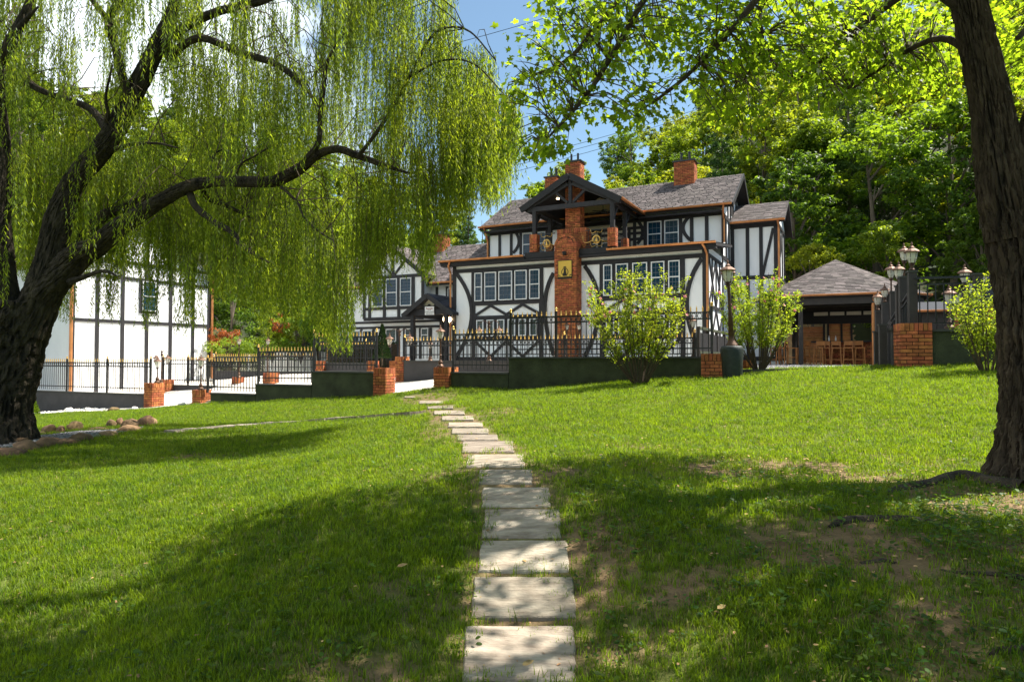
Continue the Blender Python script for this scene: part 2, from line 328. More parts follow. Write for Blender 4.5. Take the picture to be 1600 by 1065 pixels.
m3 = n.new('ShaderNodeMix'); m3.data_type = 'RGBA'; l.new(at.outputs['Fac'], m3.inputs['Factor']); l.new(m2.outputs['Result'], m3.inputs['A']); l.new(m1.outputs['Result'], m3.inputs['B']); l.new(m3.outputs['Result'], b.inputs['Base Color'])
bp = n.new('ShaderNodeBump'); bp.inputs['Strength'].default_value = .9; bp.inputs['Distance'].default_value = .02; l.new(t2.outputs['Fac'], bp.inputs['Height']); l.new(bp.outputs[0], b.inputs['Normal'])
lawn_o = sheet('lawn', np.arange(-26, 22, .16), np.arange(-6, 31, .16), lawn, soil, in_lawn)
# bare patches: blobs given by where they lie on the lawn
def onlawn(px, py, lo=2.5, hi=28):                   # pixel -> point on the lawn
    d = ray(px, py)
    for k in range(40):
        m_ = (lo+hi)/2; p = W(px, py, m_)
        if p.z > gz(p.x, p.y): lo = m_
        else: hi = m_
    return W(px, py, (lo+hi)/2)
BARE = [(1210,728,1.1,.35),(1330,745,.9,.3),(1100,735,.5,.2),(1560,790,.8,1.2),(1500,770,.9,.5),(1380,850,.7,.5),(1560,900,.9,.6),(1230,860,.5,.25),(940,860,.25,.45),(940,950,.22,.35),(960,1020,.2,.3),(1060,930,.35,.2),(690,745,.3,.2),(630,930,.35,.2),(1000,700,.4,.15),(880,735,.2,.2),(300,715,.6,.3),(560,1040,.3,.15),(1440,980,.4,.3),(1500,860,1.2,.4),(780,645,.3,.8),(700,655,.35,2.),(670,625,.7,1.0)]
Bp = [(onlawn(a,b_), r1, r2) for a,b_,r1,r2 in BARE]
STONES = [(632,648,621,622.5),(655,692,628,632),(668,708,636,640),(678,726,643.5,649),(690,740,652,658),(700,754,662,668.5),(706,763,671,679),(714,778,681,689.5),(722,803,691,708),(729,820,712,731),(748,832,736,757),(753,860,764,793),(755,877,798,841),(749,889,847,894),(738,900,904,966),(722,903,981,1066)]
SC_ = [onlawn((a+b_)/2, (c1+c2)/2) for a,b_,c1,c2 in STONES]
def bare(x, y):
    v = np.zeros(x.shape)
    for p, r1, r2 in Bp: v = np.maximum(v, .95*np.exp(-(((x-p.x)/r1)**2+((y-p.y)/(r2*1.3))**2)*.9))
    nz = np.sin(x*5.1+2*np.sin(y*3.3))*np.sin(y*6.3+1.7*np.sin(x*4.1))
    for i in range(len(SC_)-1):
        a, b_ = SC_[i], SC_[i+1]; dx, dy = b_.x-a.x, b_.y-a.y; t_ = np.clip(((x-a.x)*dx+(y-a.y)*dy)/(dx*dx+dy*dy), 0, 1)
        dd = np.hypot(x-a.x-t_*dx, y-a.y-t_*dy); v = np.maximum(v, .75*(1-sstep(.24, .52, dd)))
    nz2 = np.sin(x*1.9+1.5*np.sin(y*1.3+.4))*np.sin(y*2.1+1.9*np.sin(x*1.1)); sd = np.exp(-(((x-3)/3.2)**2+((y-5)/3.4)**2))
    return np.clip(v*(1+.55*nz)+.12*nz+.10+.32*sd*np.clip(nz2, 0, 1)+.22*sd*np.clip(nz, 0, 1), 0, 1)
me = lawn_o.data; V = np.empty(len(me.vertices)*3, np.float32); me.vertices.foreach_get('co', V); V = V.reshape(-1, 3)
BV = bare(V[:,0].astype(float), V[:,1].astype(float)); a = me.attributes.new('bare', 'FLOAT', 'POINT'); a.data.foreach_set('value', BV.astype(np.float32))

# driveway of pale concrete behind the wall, and the pavement on the left
dw = sheet('driveway', np.arange(-32, .6, .5), np.arange(YO+.15, 9, .5), lambda x, y: x*0, 'concrete')
for v in dw.data.vertices:
    p = toW(v.co.x, v.co.y); v.co = (p.x, p.y, float(yard_f(np.array([p.x]), np.array([p.y]))[0]))
mb = MB(); E2 = [Vector((p.x+.25, p.y+1.35, p.z)) for p in EDGE]
for i in range(len(EDGE)-1):
    a_, b_, c2, d2 = EDGE[i], EDGE[i+1], E2[i+1], E2[i]
    mb.add([(p.x,p.y,gz(p.x,p.y)+dz) for dz in (-.2,.03) for p in (a_,b_,c2,d2)], BOXF)
mb.build('pavement', 'concrete', None, 'structure')
mb = MB(); mb.add([W(230,640,27.2),W(335,628,26.0),W(335,612,30.5),W(235,620,30.5)], [(0,1,2,3)]); mb.build('side_path', 'concrete', None, 'structure')

# ---------------------------------------------------------------- shared builders for buildings
def shingles(parent, A, B, C, D, name='roof_shingles', mtl='shingle', exp=.16, tab=.32):
    """tabs laid in rows on the quad A(bottom left) B(bottom right) C(top right) D(top left)"""
    A, B, C, D = map(Vector, (A, B, C, D)); up = ((D+C)/2-(A+B)/2); nrow = max(2, int(max((D-A).length, (C-B).length)/exp)); Nn = (B-A).cross(D-A).normalized()
    if Nn.z < 0: Nn = -Nn
    mb = MB()
    for r in range(nrow):
        t0, t1 = r/nrow, (r+1.0)/nrow
        l0, r0, l1, r1 = A.lerp(D, t0), B.lerp(C, t0), A.lerp(D, t1), B.lerp(C, t1); wid = (r0-l0).length; nt_ = max(1, int(wid/tab))
        off = random.random(); cuts = [0]+[min(1, max(0, (k+off+random.uniform(-.2,.2))/nt_)) for k in range(nt_)]+[1]
        for k in range(len(cuts)-1):
            if cuts[k+1]-cuts[k] < 1e-4: continue
            h = .016+random.random()*.010; a, b_ = cuts[k], cuts[k+1]-.003
            p0, p1, q1, q0 = l0.lerp(r0, a), l0.lerp(r0, b_), l1.lerp(r1, b_), l1.lerp(r1, a)
            mb.add([p0+Nn*h, p1+Nn*h, q1+Nn*.004, q0+Nn*.004, p0, p1], [(0,1,2,3),(4,5,1,0)], random.choice([.05,.2,.3,.4,.5,.6,.75,.95])+random.uniform(-.04,.04))
    return mb.build(name, mtl, parent, 'stuff')
def brick_cells(w_, d_, h_, course=.085, bl=.25, soldier=True):
    """centres and sizes of the bricks that face a pier w x d x h standing on the origin corner (0,0,0)"""
    out = []; T = .05; g_ = .017; z = 0; k = 0; hh = h_-(.19 if soldier else 0); nc = max(1, round(hh/course)); ch = hh/nc
    def row(L_, off):
        c = [0]; x = off
        while x < L_-.06:
            if x > .06: c.append(x)
            x += bl
        return c+[L_]
    for k in range(nc):
        zz = k*ch
        for face in range(4):
            L_ = (w_ if face % 2 == 0 else d_-2*T); cs = row(L_, (bl*.5 if k % 2 else bl) if face % 2 == 0 else (bl if k % 2 else bl*.5))
            for i in range(len(cs)-1):
                m_ = (cs[i]+cs[i+1])/2; sl_ = cs[i+1]-cs[i]-g_; pr = random.uniform(-.004, .004)
                if face == 0: out.append(((m_, T/2-pr, zz+ch/2), (sl_, T, ch-g_)))
                elif face == 2: out.append(((m_, d_-T/2+pr, zz+ch/2), (sl_, T, ch-g_)))
                elif face == 1: out.append(((w_-T/2+pr, T+m_, zz+ch/2), (T, sl_, ch-g_)))
                else: out.append(((T/2-pr, T+m_, zz+ch/2), (T, sl_, ch-g_)))
    if soldier:
        ns = max(2, round(w_/.095)); nd = max(1, round((d_-.1)/.095))
        for i in range(ns):
            for y in (T/2, d_-T/2): out.append((((i+.5)*w_/ns, y+random.uniform(-.004,.004), h_-.095), (w_/ns-g_, T, .185)))
        for i in range(nd):
            for x in (T/2, w_-T/2): out.append(((x, T+(i+.5)*(d_-2*T)/nd, h_-.095), (T, (d_-2*T)/nd-g_, .185)))
    return out
_b = MB(); _b.box(-.5,.5,-.5,.5,-.5,.5, 0); BRICKME = _b.mesh('brick', 'brick')
def brickwork(parent, x, y, z, w_, d_, h_, singly=False, name='brickwork', course=.085, bl=.25, soldier=True):
    core = MB(); core.box(x+.02, x+w_-.02, y+.02, y+d_-.02, z, z+h_-.01)
    cells = brick_cells(w_, d_, h_, course, bl, soldier)
    if singly:
        core.build('mortar', 'mortar', parent)
        for c, sz in cells:
            o = link('brick', BRICKME, parent); o.location = (x+c[0], y+c[1], z+c[2]); o.scale = sz
    else:
        core.build('mortar', 'mortar', parent)
        mb = MB()
        for c, sz in cells: mb.box(x+c[0]-sz[0]/2, x+c[0]+sz[0]/2, y+c[1]-sz[1]/2, y+c[1]+sz[1]/2, z+c[2]-sz[2]/2, z+c[2]+sz[2]/2)
        mb.build(name, 'brick', parent, 'stuff')
def window(parent, x0, x1, z0, z1, y, cols=3, rows=2, sashes=2, glass='glass', nm='window'):
    if x0 > x1: x0, x1 = x1, x0
    if z0 > z1: z0, z1 = z1, z0
    f = .042; mb = MB()
    mb.box(x0, x0+f, y-.07, y, z0, z1); mb.box(x1-f, x1, y-.07, y, z0, z1); mb.box(x0+f, x1-f, y-.07, y, z0, z0+f); mb.box(x0+f, x1-f, y-.07, y, z1-f, z1)
    if sashes == 2: zm = (z0+z1)/2; mb.box(x0+f, x1-f, y-.062, y-.005, zm-.022, zm+.022)
    o = mb.build(nm, 'white', parent)
    p = MB(); p.box(x0+f, x1-f, y-.030, y-.012, z0+f, z1-f); p.build('pane', glass, o)
    g_ = MB()
    for i in range(1, cols): x = x0+f+(x1-x0-2*f)*i/cols; g_.box(x-.006, x+.006, y-.040, y-.031, z0+f, z1-f)
    for s in range(sashes):
        a = z0+f+(z1-z0-2*f)*s/sashes; hh = (z1-z0-2*f)/sashes
        for i in range(1, rows): z = a+hh*i/rows; g_.box(x0+f, x1-f, y-.041, y-.032, z-.008, z+.008)
    if g_.v: g_.build('muntin', 'muntin', o)
    return o
class Facade:                                        # timbers on a plane y, given in photo pixels
    def __init__(s, parent, y, out=.045): s.p = parent; s.y = y; s.out = out
    def pt(s, px, py): x, z = H(px, py, s.y); return x, z
    def bar(s, a, b, wd=.15, m='timber', ext=0):
        (x0, z0), (x1, z1) = a, b; d = math.hypot(x1-x0, z1-z0); ux, uz = (x1-x0)/d, (z1-z0)/d; e = ext
        s.out += .0006
        mb = MB(); mb.beam((x0-ux*e, s.y-s.out/2+.002, z0-uz*e), (x1+ux*e, s.y-s.out/2+.002, z1+uz*e), wd, s.out, (0,1,0)); return mb.build('timber', m, s.p)
    def v(s, px, z0, z1, wd=.15, py=480): x = s.pt(px, py)[0]; return s.bar((x, z0), (x, z1), wd)
    def h(s, x0, x1, z, wd=.17): return s.bar((x0, z), (x1, z), wd)
    def arc(s, a, m_, b, wd=.17, raw=False, n=14):   # through three pixels
        A, Mm, B = (a, m_, b) if raw else (s.pt(*a), s.pt(*m_), s.pt(*b))
        Cc = (2*Mm[0]-.5*(A[0]+B[0]), 2*Mm[1]-.5*(A[1]+B[1])); P = []
        for i in range(n+1):
            t = i/n; P.append(((1-t)**2*A[0]+2*t*(1-t)*Cc[0]+t*t*B[0], (1-t)**2*A[1]+2*t*(1-t)*Cc[1]+t*t*B[1]))
        s.out += .0006; L_, R_ = [], []
        for i, p in enumerate(P):
            q0, q1 = P[max(0, i-1)], P[min(n, i+1)]; dx, dz = q1[0]-q0[0], q1[1]-q0[1]; k = math.hypot(dx, dz); L_.append((p[0]-dz/k*wd/2, p[1]+dx/k*wd/2)); R_.append((p[0]+dz/k*wd/2, p[1]-dx/k*wd/2))
        mb = MB()
        for i in range(n): mb.prism([L_[i], L_[i+1], R_[i+1], R_[i]], s.y-s.out, s.y+.002)
        return mb.build('timber', 'timber', s.p)
def gutter(parent, a, b, name='gutter', r=.075):      # half-round trough seen as a fat bar
    a = Vector(a); b = Vector(b); mb = MB(); d = (b-a).normalized(); x = d.cross(Vector((0,0,1))).normalized(); pr = []
    n = 7; V = []
    for q in (a, b):
        for k in range(n): t = math.pi*k/(n-1); V.append(q+x*math.cos(t)*r-Vector((0,0,1))*math.sin(t)*r*1.1)
        for k in range(n): t = math.pi*(n-1-k)/(n-1); V.append(q+x*math.cos(t)*(r-.012)-Vector((0,0,1))*math.sin(t)*(r-.012)*1.05+Vector((0,0,.004)))
    m_ = 2*n; mb.add(V, [(i, (i+1)%m_, (i+1)%m_+m_, i+m_) for i in range(m_)]+[tuple(range(n-1,-1,-1)), tuple(range(m_, m_+n))])
    return mb.build(name, 'copper', parent)
def downpipe(parent, pts, s=.075): mb = MB(); mb.tube(pts, s*.6, 8); return mb.build('downpipe', 'copper', parent)

# ---------------------------------------------------------------- the big half-timbered house
house = thing('half_timbered_house', 'large white half-timbered house with brick chimneys and a gabled balcony porch', 'house', (OX, OY, ZB), -TH)
XL = H(708, 415, 0)[0]; YU = 3.7; ZE = 4.62; ZT = 6.78; YR = 6.8; ZR = 9.05; XG = .5; YBK = 10.0
def gable(x0, x1, y0, y1, z0, z1, zr, yr):           # box with a gabled end, ridge along x
    mb = MB(); mb.prism([(y0, z0), (y1, z0), (y1, z1), (yr, zr), (y0, z1)], x0, x1, 'x'); return mb
mb = MB(); mb.box(XL, 0, 0, YBK, -.6, ZE-.02); mb.build('wall', 'stucco', house)
sl_ = (ZR-6.9)/(YR-3.2)
mb = MB(); zz = 6.9+.5*sl_-.10
mb.prism([(YU, ZE+.0), (YBK, ZE+.0), (YBK, zz), (YR, ZR-.22), (YU, zz)], XL, -.002, 'x'); mb.build('upper_wall', 'stucco', house)
# main roof
XRL = H(750, 355, 3.2)[0]
for sgn, nm in ((1, 'roof'), (-1, 'roof')):
    y0, y1 = (3.2, YR) if sgn > 0 else (10.4, YR)
    mb = MB(); mb.prism([(y0, 6.9-.02), (YR, ZR-.02), (YR, ZR-.17), (y0, 6.9-.17)] if sgn > 0 else [(y0, 6.88), (y0, 6.73), (YR, ZR-.17), (YR, ZR-.02)], XRL, XG, 'x'); mb.build('roof', 'soffit', house)
shingles(house, (XRL, 3.17, 6.885), (XG+.02, 3.17, 6.885), (XG+.02, YR, ZR-.01), (XRL, YR, ZR-.01))
gutter(house, (XRL-.05, 3.09, 6.9), (XG, 3.09, 6.9)); gutter(house, (XRL, 10.5, 6.88), (XG, 10.5, 6.88))
mb = MB(); mb.beam((XG+.03, 3.16, 6.80), (XG+.03, YR, ZR-.10), .05, .22, (0,0,1)); mb.beam((XG+.03, 10.4, 6.8), (XG+.03, YR, ZR-.10), .05, .22, (0,0,1)); mb.build('bargeboard', 'dark', house)
mb = MB(); mb.box(XL-.1, 0, 3.22, 3.7, 6.60, 6.68); mb.build('soffit', 'soffit', house)
# low roof over the ground floor, either side of the balcony
XPL, XPR = -8.0, -3.55
for x0, x1 in ((XL-.5, XPL+.15), (XPR-.45, .42)):
    mb = MB(); mb.prism([(-.4, ZE), (YU, 5.12), (YU, 5.02), (-.4, ZE-.12)], x0, x1, 'x'); mb.build('roof', 'soffit', house)
    shingles(house, (x0, -.42, ZE+.01), (x1, -.42, ZE+.01), (x1, YU, 5.13), (x0, YU, 5.13))
    gutter(house, (x0, -.48, ZE+.06), (x1, -.48, ZE+.06)); 
mb = MB(); mb.box(XL-.45, .4, -.38, -.003, ZE-.20, ZE-.121); mb.build('soffit', 'soffit', house)
mb = MB(); mb.box(XPL+.16, XPR-.46, -.34, YU-.01, ZE-.1, ZE+.16); mb.build('balcony_floor', 'dark', house)
# ground floor timbers, front
fa = Facade(house, 0)
ZA = 4.20; ZW = 2.62; ZL = 2.0; ZL2 = 1.0; xr = -.075
fa.h(XL, 0, .08, .2); fa.bar((XL+.09, 0), (XL+.09, ZE-.2), .18); fa.bar((-.09, 0), (-.09, ZE-.2), .18)
XC0, XC1 = H(866, 392, 0)[0], H(901, 430, -.6)[0]
fa.h(XL+.18, XC0, ZA); fa.h(XC1, -.18, ZA)
def bay(vl, vr, wins, zig):
    xl, xr_ = fa.pt(vl, 480)[0], fa.pt(vr, 480)[0]
    fa.bar((xl, 0), (xl, ZA-.085), .2); fa.bar((xr_, 0), (xr_, ZA-.085), .2)
    for z in (ZW, ZL, ZL2): fa.h(xl+.1, xr_-.1, z, .14)
    mb = MB(); mb.box(xl+.1, xr_-.1, -.022, .002, ZW+.07, ZA-.08); mb.build('window_surround', 'timber', house)
    mb = MB(); mb.box(xl+.1, xr_-.1, -.022, .002, ZL2+.07, ZL-.07); mb.build('window_surround', 'timber', house)
    for a, b_ in wins: window(house, fa.pt(a, 450)[0], fa.pt(b_, 450)[0], ZW+.13, ZA-.13, -.02, 3, 3)
    n_ = 6; wd = (xr_-xl-.2)/n_
    for i in range(n_): window(house, xl+.1+wd*i+.09, xl+.1+wd*(i+1)-.09, ZL2+.12, ZL-.12, -.02, 2, 3, 1, 'glassg')
    k = zig; W_ = (xr_-xl-.2)/(2*k)
    for i in range(2*k):
        a = xl+.1+i*W_; up = i % 2 == 0
        fa.bar((a, ZL+.10 if up else ZW-.09), (a+W_, ZW-.09 if up else ZL+.10), .12)
        fa.bar((a, ZL2-.1 if up else .2), (a+W_, .2 if up else ZL2-.1), .12)
bay(740, 846, [(742.5,754),(758,776),(780,801),(805,824),(828,844)], 2)
bay(941, 1067, [(943.5,957),(963,982),(989,1012),(1018,1039),(1045,1063)], 2)
def bigarc(xa, xb): fa.arc((xa, ZA-.1), (xb, 2.35), (xa, .2), .17, True)
xa = fa.pt(741, 480)[0]; fa.arc((XL+.2, ZA-.1), (xa-.12, 2.2), (XL+.2, .2), .17, True)
xa = fa.pt(847, 480)[0]; fa.arc((XC0-.02, ZA-.35), (xa+.14, 2.3), (XC0-.02, .25), .17, True)
xa = fa.pt(941, 480)[0]; fa.arc((XC1+.15, ZA-.12), (xa-.13, 2.3), (XC1+.15, .2), .17, True)
xa = fa.pt(1067, 480)[0]; fa.arc((-.2, ZA-.12), (xa+.16, 2.3), (-.2, .2), .17, True)
# upper timbers
fu = Facade(house, YU); ZU0, ZU1 = 5.20, 6.60
fu.h(XL, 0, ZU1, .2); fu.h(XL, 0, ZU0, .14)
xleftw = [763.5, 781, 799, 814]
for p in xleftw+[855]: fu.v(p, ZU0+.07, ZU1-.1, .14, 370)
fu.arc((802, 395), (811, 377), (802, 358), .14)
window(house, fu.pt(817, 376)[0], fu.pt(832, 376)[0], ZU0+.12, ZU1-.14, YU, 2, 2); window(house, fu.pt(839, 374)[0], fu.pt(853, 374)[0], ZU0+.12, ZU1-.14, YU, 2, 2)
for p in (992, 1008.5, 1063.5, 1081, 1104.5, 1130.5): fu.v(p, ZU0+.07, ZU1-.1, .16, 355)
fu.arc((995, 343), (1004.5, 362), (996, 381), .15); fu.arc((1079, 337), (1067.5, 356), (1079, 375), .15)
fu.v(1036.5, ZU0+.07, ZU1-.1, .14, 355)
window(house, fu.pt(1012, 356)[0], fu.pt(1034, 356)[0], ZU0+.10, ZU1-.12, YU, 3, 2); window(house, fu.pt(1038.5, 356)[0], fu.pt(1061, 356)[0], ZU0+.10, ZU1-.12, YU, 3, 2)
# right-hand side wall, timbers on plane x = 0
def sbar(a, b_, wd=.14, x=0.0, k=[.045]):
    k[0] += .0006; mb = MB(); mb.beam((x+k[0]/2-.002, a[0], a[1]), (x+k[0]/2-.002, b_[0], b_[1]), wd, k[0], (1,0,0)); return mb.build('timber', 'timber', house)
sbar((.09, 0), (.09, ZE-.2), .16); sbar((YU-.1, 0), (YU-.1, 6.6), .18); sbar((.18, 4.25), (YU-.2, 4.25)); sbar((.18, 2.2), (YU-.2, 2.2)); sbar((.18, .1), (6, .1), .2)
for y in (1.0, 1.9, 2.8): sbar((y, 2.28), (y, 4.17), .1)
for a, b_ in (((.3,2.3),(1.8,4.15)), ((.3,4.15),(1.8,2.3)), ((1.9,2.3),(3.4,4.15)), ((1.9,4.15),(3.4,2.3)), ((.3,.3),(1.8,2.1)), ((.3,2.1),(1.8,.3)), ((1.9,.3),(3.4,2.1)), ((1.9,2.1),(3.4,.3))): sbar(a, b_, .1)
for y in (4.6, 5.4): sbar((y, 4.7), (y, 6.5), .13)
sbar((YU+.1, 6.55), (YBK, 6.55), .18); sbar((YU+.1, 4.62), (YBK, 4.62), .16)
for y in (5.2, 5.9, 6.8, 7.7, 8.4): sbar((y, 6.65), (y, 6.7+(ZR-6.9)*(1-abs(y-YR)/3.6)-.1), .13)
mb = MB(); mb.box(-.002, .03, 6.2, 6.7, 7.0, 7.7); mb.build('vent', 'dark', house)
downpipe(house, [(-.1, -.48, ZE-.02), (-.02, -.44, ZE-.15), (.02, -.1, ZE-.4), (.02, -.1, .0)])
downpipe(house, [(XL+.1, -.48, ZE-.02), (XL-.05, -.35, ZE-.2), (XL-.08, -.1, ZE-.5), (XL-.08, -.1, .0)])
downpipe(house, [(.15, 3.09, 6.85), (.1, 3.3, 6.6), (.08, 3.6, 6.3), (.08, 3.6, 5.25)]); downpipe(house, [(XL-.05, 3.1, 6.85), (XL-.1, 3.4, 6.6), (XL-.1, 3.62, 6.2), (XL-.1, 3.62, 5.2)])
# wing on the right
YW = 6.0; XW = 2.1; ZWE = 6.45
wing = house
mb = MB(); mb.prism([(YW, -.4), (YW+4, -.4), (YW+4, ZWE+.1), (YW+2.1, ZWE+1.15), (YW, ZWE+.1)], .002, XW, 'x'); mb.build('wing_wall', 'stucco', house)
mb = MB(); mb.prism([(YW-.35, ZWE+.02), (YW+2.1, ZWE+1.33), (YW+4.5, ZWE+.02), (YW+4.5, ZWE-.08), (YW+2.1, ZWE+1.2), (YW-.35, ZWE-.1)], .003, XW+.35, 'x'); mb.build('roof', 'soffit', house)
shingles(house, (.01, YW-.37, ZWE+.03), (XW+.36, YW-.37, ZWE+.03), (XW+.36, YW+2.1, ZWE+1.345), (.01, YW+2.1, ZWE+1.345))
gutter(house, (.02, YW-.43, ZWE+.05), (XW+.35, YW-.43, ZWE+.05))
fw = Facade(house, YW)
fw.h(0, XW, ZWE-.12, .2); fw.h(0, XW, 3.9, .17); fw.h(0, XW, .1, .2)
for x in (.1, .78, 1.38, XW-.08): fw.bar((x, .2), (x, ZWE-.22), .16)
fw.bar((1.44, 4.0), (XW-.18, ZWE-.3), .13)
for y in (YW+.9, YW+2.1, YW+3.2): sbar((y, 0), (y, 6.4), .13, XW)
sbar((YW+.1, .0), (YW+.1, 6.4), .15, XW); sbar((YW+.2, 3.9), (YW+4, 3.9), .14, XW); sbar((YW+.2, 6.35), (YW+4, 6.35), .14, XW); sbar((YW+.2, 4.0), (YW+1.9, 6.2), .12, XW)
downpipe(house, [(XW+.05, YW-.43, ZWE-.02), (XW+.06, YW-.1, ZWE-.3), (XW+.06, YW-.08, 0)])
# brick chimneys; each is a part that carries its bricks, cap and flues
def chimney(x, y, z, w_, d_, h_, flues=2):
    e = bpy.data.objects.new('chimney', None); COL.objects.link(e); e.parent = house
    brickwork(e, x, y, z, w_, d_, h_, soldier=False, bl=.22, course=.078)
    mb = MB(); mb.box(x-.05, x+w_+.05, y-.05, y+d_+.05, z+h_, z+h_+.07); mb.build('chimney_cap', 'iron', e)
    for i in range(flues): mb = MB(); mb.lathe([(.065,0),(.065,.42),(.08,.43),(.08,.48)], 10, (x+w_*(.3+.4*i/max(1,flues-1)), y+d_/2, z+h_+.07)); mb.build('flue', 'iron', e)
chimney(-2.72, 6.2, 8.3, 1.0, .8, 1.55)
chimney(H(851,290,6.2)[0], 6.2, 8.2, .75, .8, H(860,277,6.2)[1]-8.2)
# tall brick stack in the middle of the front
e = bpy.data.objects.new('chimney', None); COL.objects.link(e); e.parent = house
yc = -.62; cx0, cx1 = H(866, 450, yc)[0], H(901, 450, yc)[0]; cw = cx1-cx0; ztop = H(883, 366, yc)[1]; zs = ztop-cw/2*.95
brickwork(e, cx0, yc, -.1, cw, .62, zs+.1, soldier=False, bl=.22, course=.078)
arc_ = [(cx0+cw/2-cw/2*math.cos(math.pi*k/16), zs+math.sin(math.pi*k/16)*(ztop-zs)) for k in range(17)]
mb = MB(); mb.prism([(cx0+.014, zs)]+[(x*.985+.015*(cx0+cw/2), z-.014) for x, z in arc_]+[(cx1-.014, zs)], yc+.012, .1); mb.build('mortar', 'mortar', e)
mb = MB(); nr = 16
for k in range(nr):                                   # ring of the arch, and courses that fill it
    a0, a1 = math.pi*(k+.06)/nr, math.pi*(k+.94)/nr; ro, ri = 1, .82; hz = ztop-zs
    mb.prism([(cx0+cw/2-cw/2*ro*math.cos(a0), zs+hz*ro*math.sin(a0)), (cx0+cw/2-cw/2*ro*math.cos(a1), zs+hz*ro*math.sin(a1)), (cx0+cw/2-cw/2*ri*math.cos(a1), zs+hz*ri*math.sin(a1)), (cx0+cw/2-cw/2*ri*math.cos(a0), zs+hz*ri*math.sin(a0))], yc-.006, .1)
z = zs; k = 0
while z < ztop-.16:
    hw = cw/2*.80*math.sqrt(max(0, 1-((z+.07-zs)/(ztop-zs)/.82)**2)); x = cx0+cw/2-hw; x2 = cx0+cw/2+hw; o_ = (.11 if k % 2 else 0); q = x
    while q < x2-.03: r_ = min(x2, q+.21-(o_ if q == x else 0)); mb.box(q, r_, yc-.002, yc+.05, z, z+.066); q = r_+.012
    z += .078; k += 1
mb.build('brickwork', 'brick', e, 'stuff')
bx0, bx1 = H(870, 375, .0)[0], H(916, 375, .0)[0]
brickwork(e, bx0, .005, ZE+.17, bx1-bx0, .75, H(890, 357, 0)[1]-ZE-.17, bl=.22, course=.078)
sx0, sx1 = H(883, 320, .1)[0], H(906.5, 320, .1)[0]; zc = H(895, 253, .1)[1]
brickwork(e, sx0, .1, H(890, 357, 0)[1], sx1-sx0, .55, zc-H(890, 357, 0)[1], soldier=False, bl=.22, course=.078)
mb = MB(); mb.box(sx0-.04, sx1+.04, .06, .69, zc, zc+.07); mb.build('chimney_cap', 'iron', e)
for i in (.28, .72): mb = MB(); mb.lathe([(.05,0),(.05,.36)], 10, (sx0+(sx1-sx0)*i, .37, zc+.07)); mb.build('flue', 'iron', e)
# gold panel with a bottle-in-a-ring emblem
s0, s1 = H(872.5, 408, yc-.03), H(893, 434, yc-.03); ps = bpy.data.objects.new('sign', None); COL.objects.link(ps); ps.parent = house
sx, sz, sw, shh = s0[0], s1[1], s1[0]-s0[0], s0[1]-s1[1]
mb = MB(); mb.box(sx-.03, sx+sw+.03, yc-.03, yc-.002, sz-.03, sz+shh+.03); mb.build('sign_frame', 'signdark', ps)
mb = MB(); mb.box(sx, sx+sw, yc-.038, yc-.0305, sz+.07, sz+shh); mb.build('sign_face', 'signgold', ps)
cxs, czs = sx+sw/2, sz+shh*.36; mb = MB(); R0, R1 = sw*.27, sw*.225
for k in range(28):
    a, b_ = 2*math.pi*k/28, 2*math.pi*(k+1)/28
    mb.prism([(cxs+R1*math.cos(a), czs+R1*math.sin(a)), (cxs+R0*math.cos(a), czs+R0*math.sin(a)), (cxs+R0*math.cos(b_), czs+R0*math.sin(b_)), (cxs+R1*math.cos(b_), czs+R1*math.sin(b_))], yc-.046, yc-.0385)
mb.prism([(cxs-.10,czs-.17),(cxs+.10,czs-.17),(cxs+.07,czs-.05),(cxs+.045,czs+.05),(cxs+.05,czs+.11),(cxs,czs+.15),(cxs-.045,czs+.09),(cxs-.05,czs),(cxs-.09,czs-.08)], yc-.046, yc-.0385)
mb.box(cxs-.08, cxs+.08, yc-.046, yc-.0385, czs+R0+.01, czs+R0+.035); mb.box(cxs-.055, cxs+.055, yc-.046, yc-.0385, czs+R0+.045, czs+R0+.075)
for sg in (-1, 1): mb.prism([(cxs+sg*.19,czs-.19),(cxs+sg*.22,czs-.13),(cxs+sg*.27,czs-.11),(cxs+sg*.33,czs-.12),(cxs+sg*.35,czs-.17),(cxs+sg*.31,czs-.15),(cxs+sg*.26,czs-.15)], yc-.046, yc-.0385)
mb.build('emblem', 'signdark', ps)
mb = MB(); px_, pz_ = H(882, 397, yc-.1); mb.lathe([(.03,-.04),(.075,-.03),(.10,.08),(.05,.12)], 10, (px_, yc-.12, pz_)); mb.box(px_-.05, px_+.05, yc-.06, yc-.002, pz_-.04, pz_+.06); mb.build('flood_light', 'iron', house)
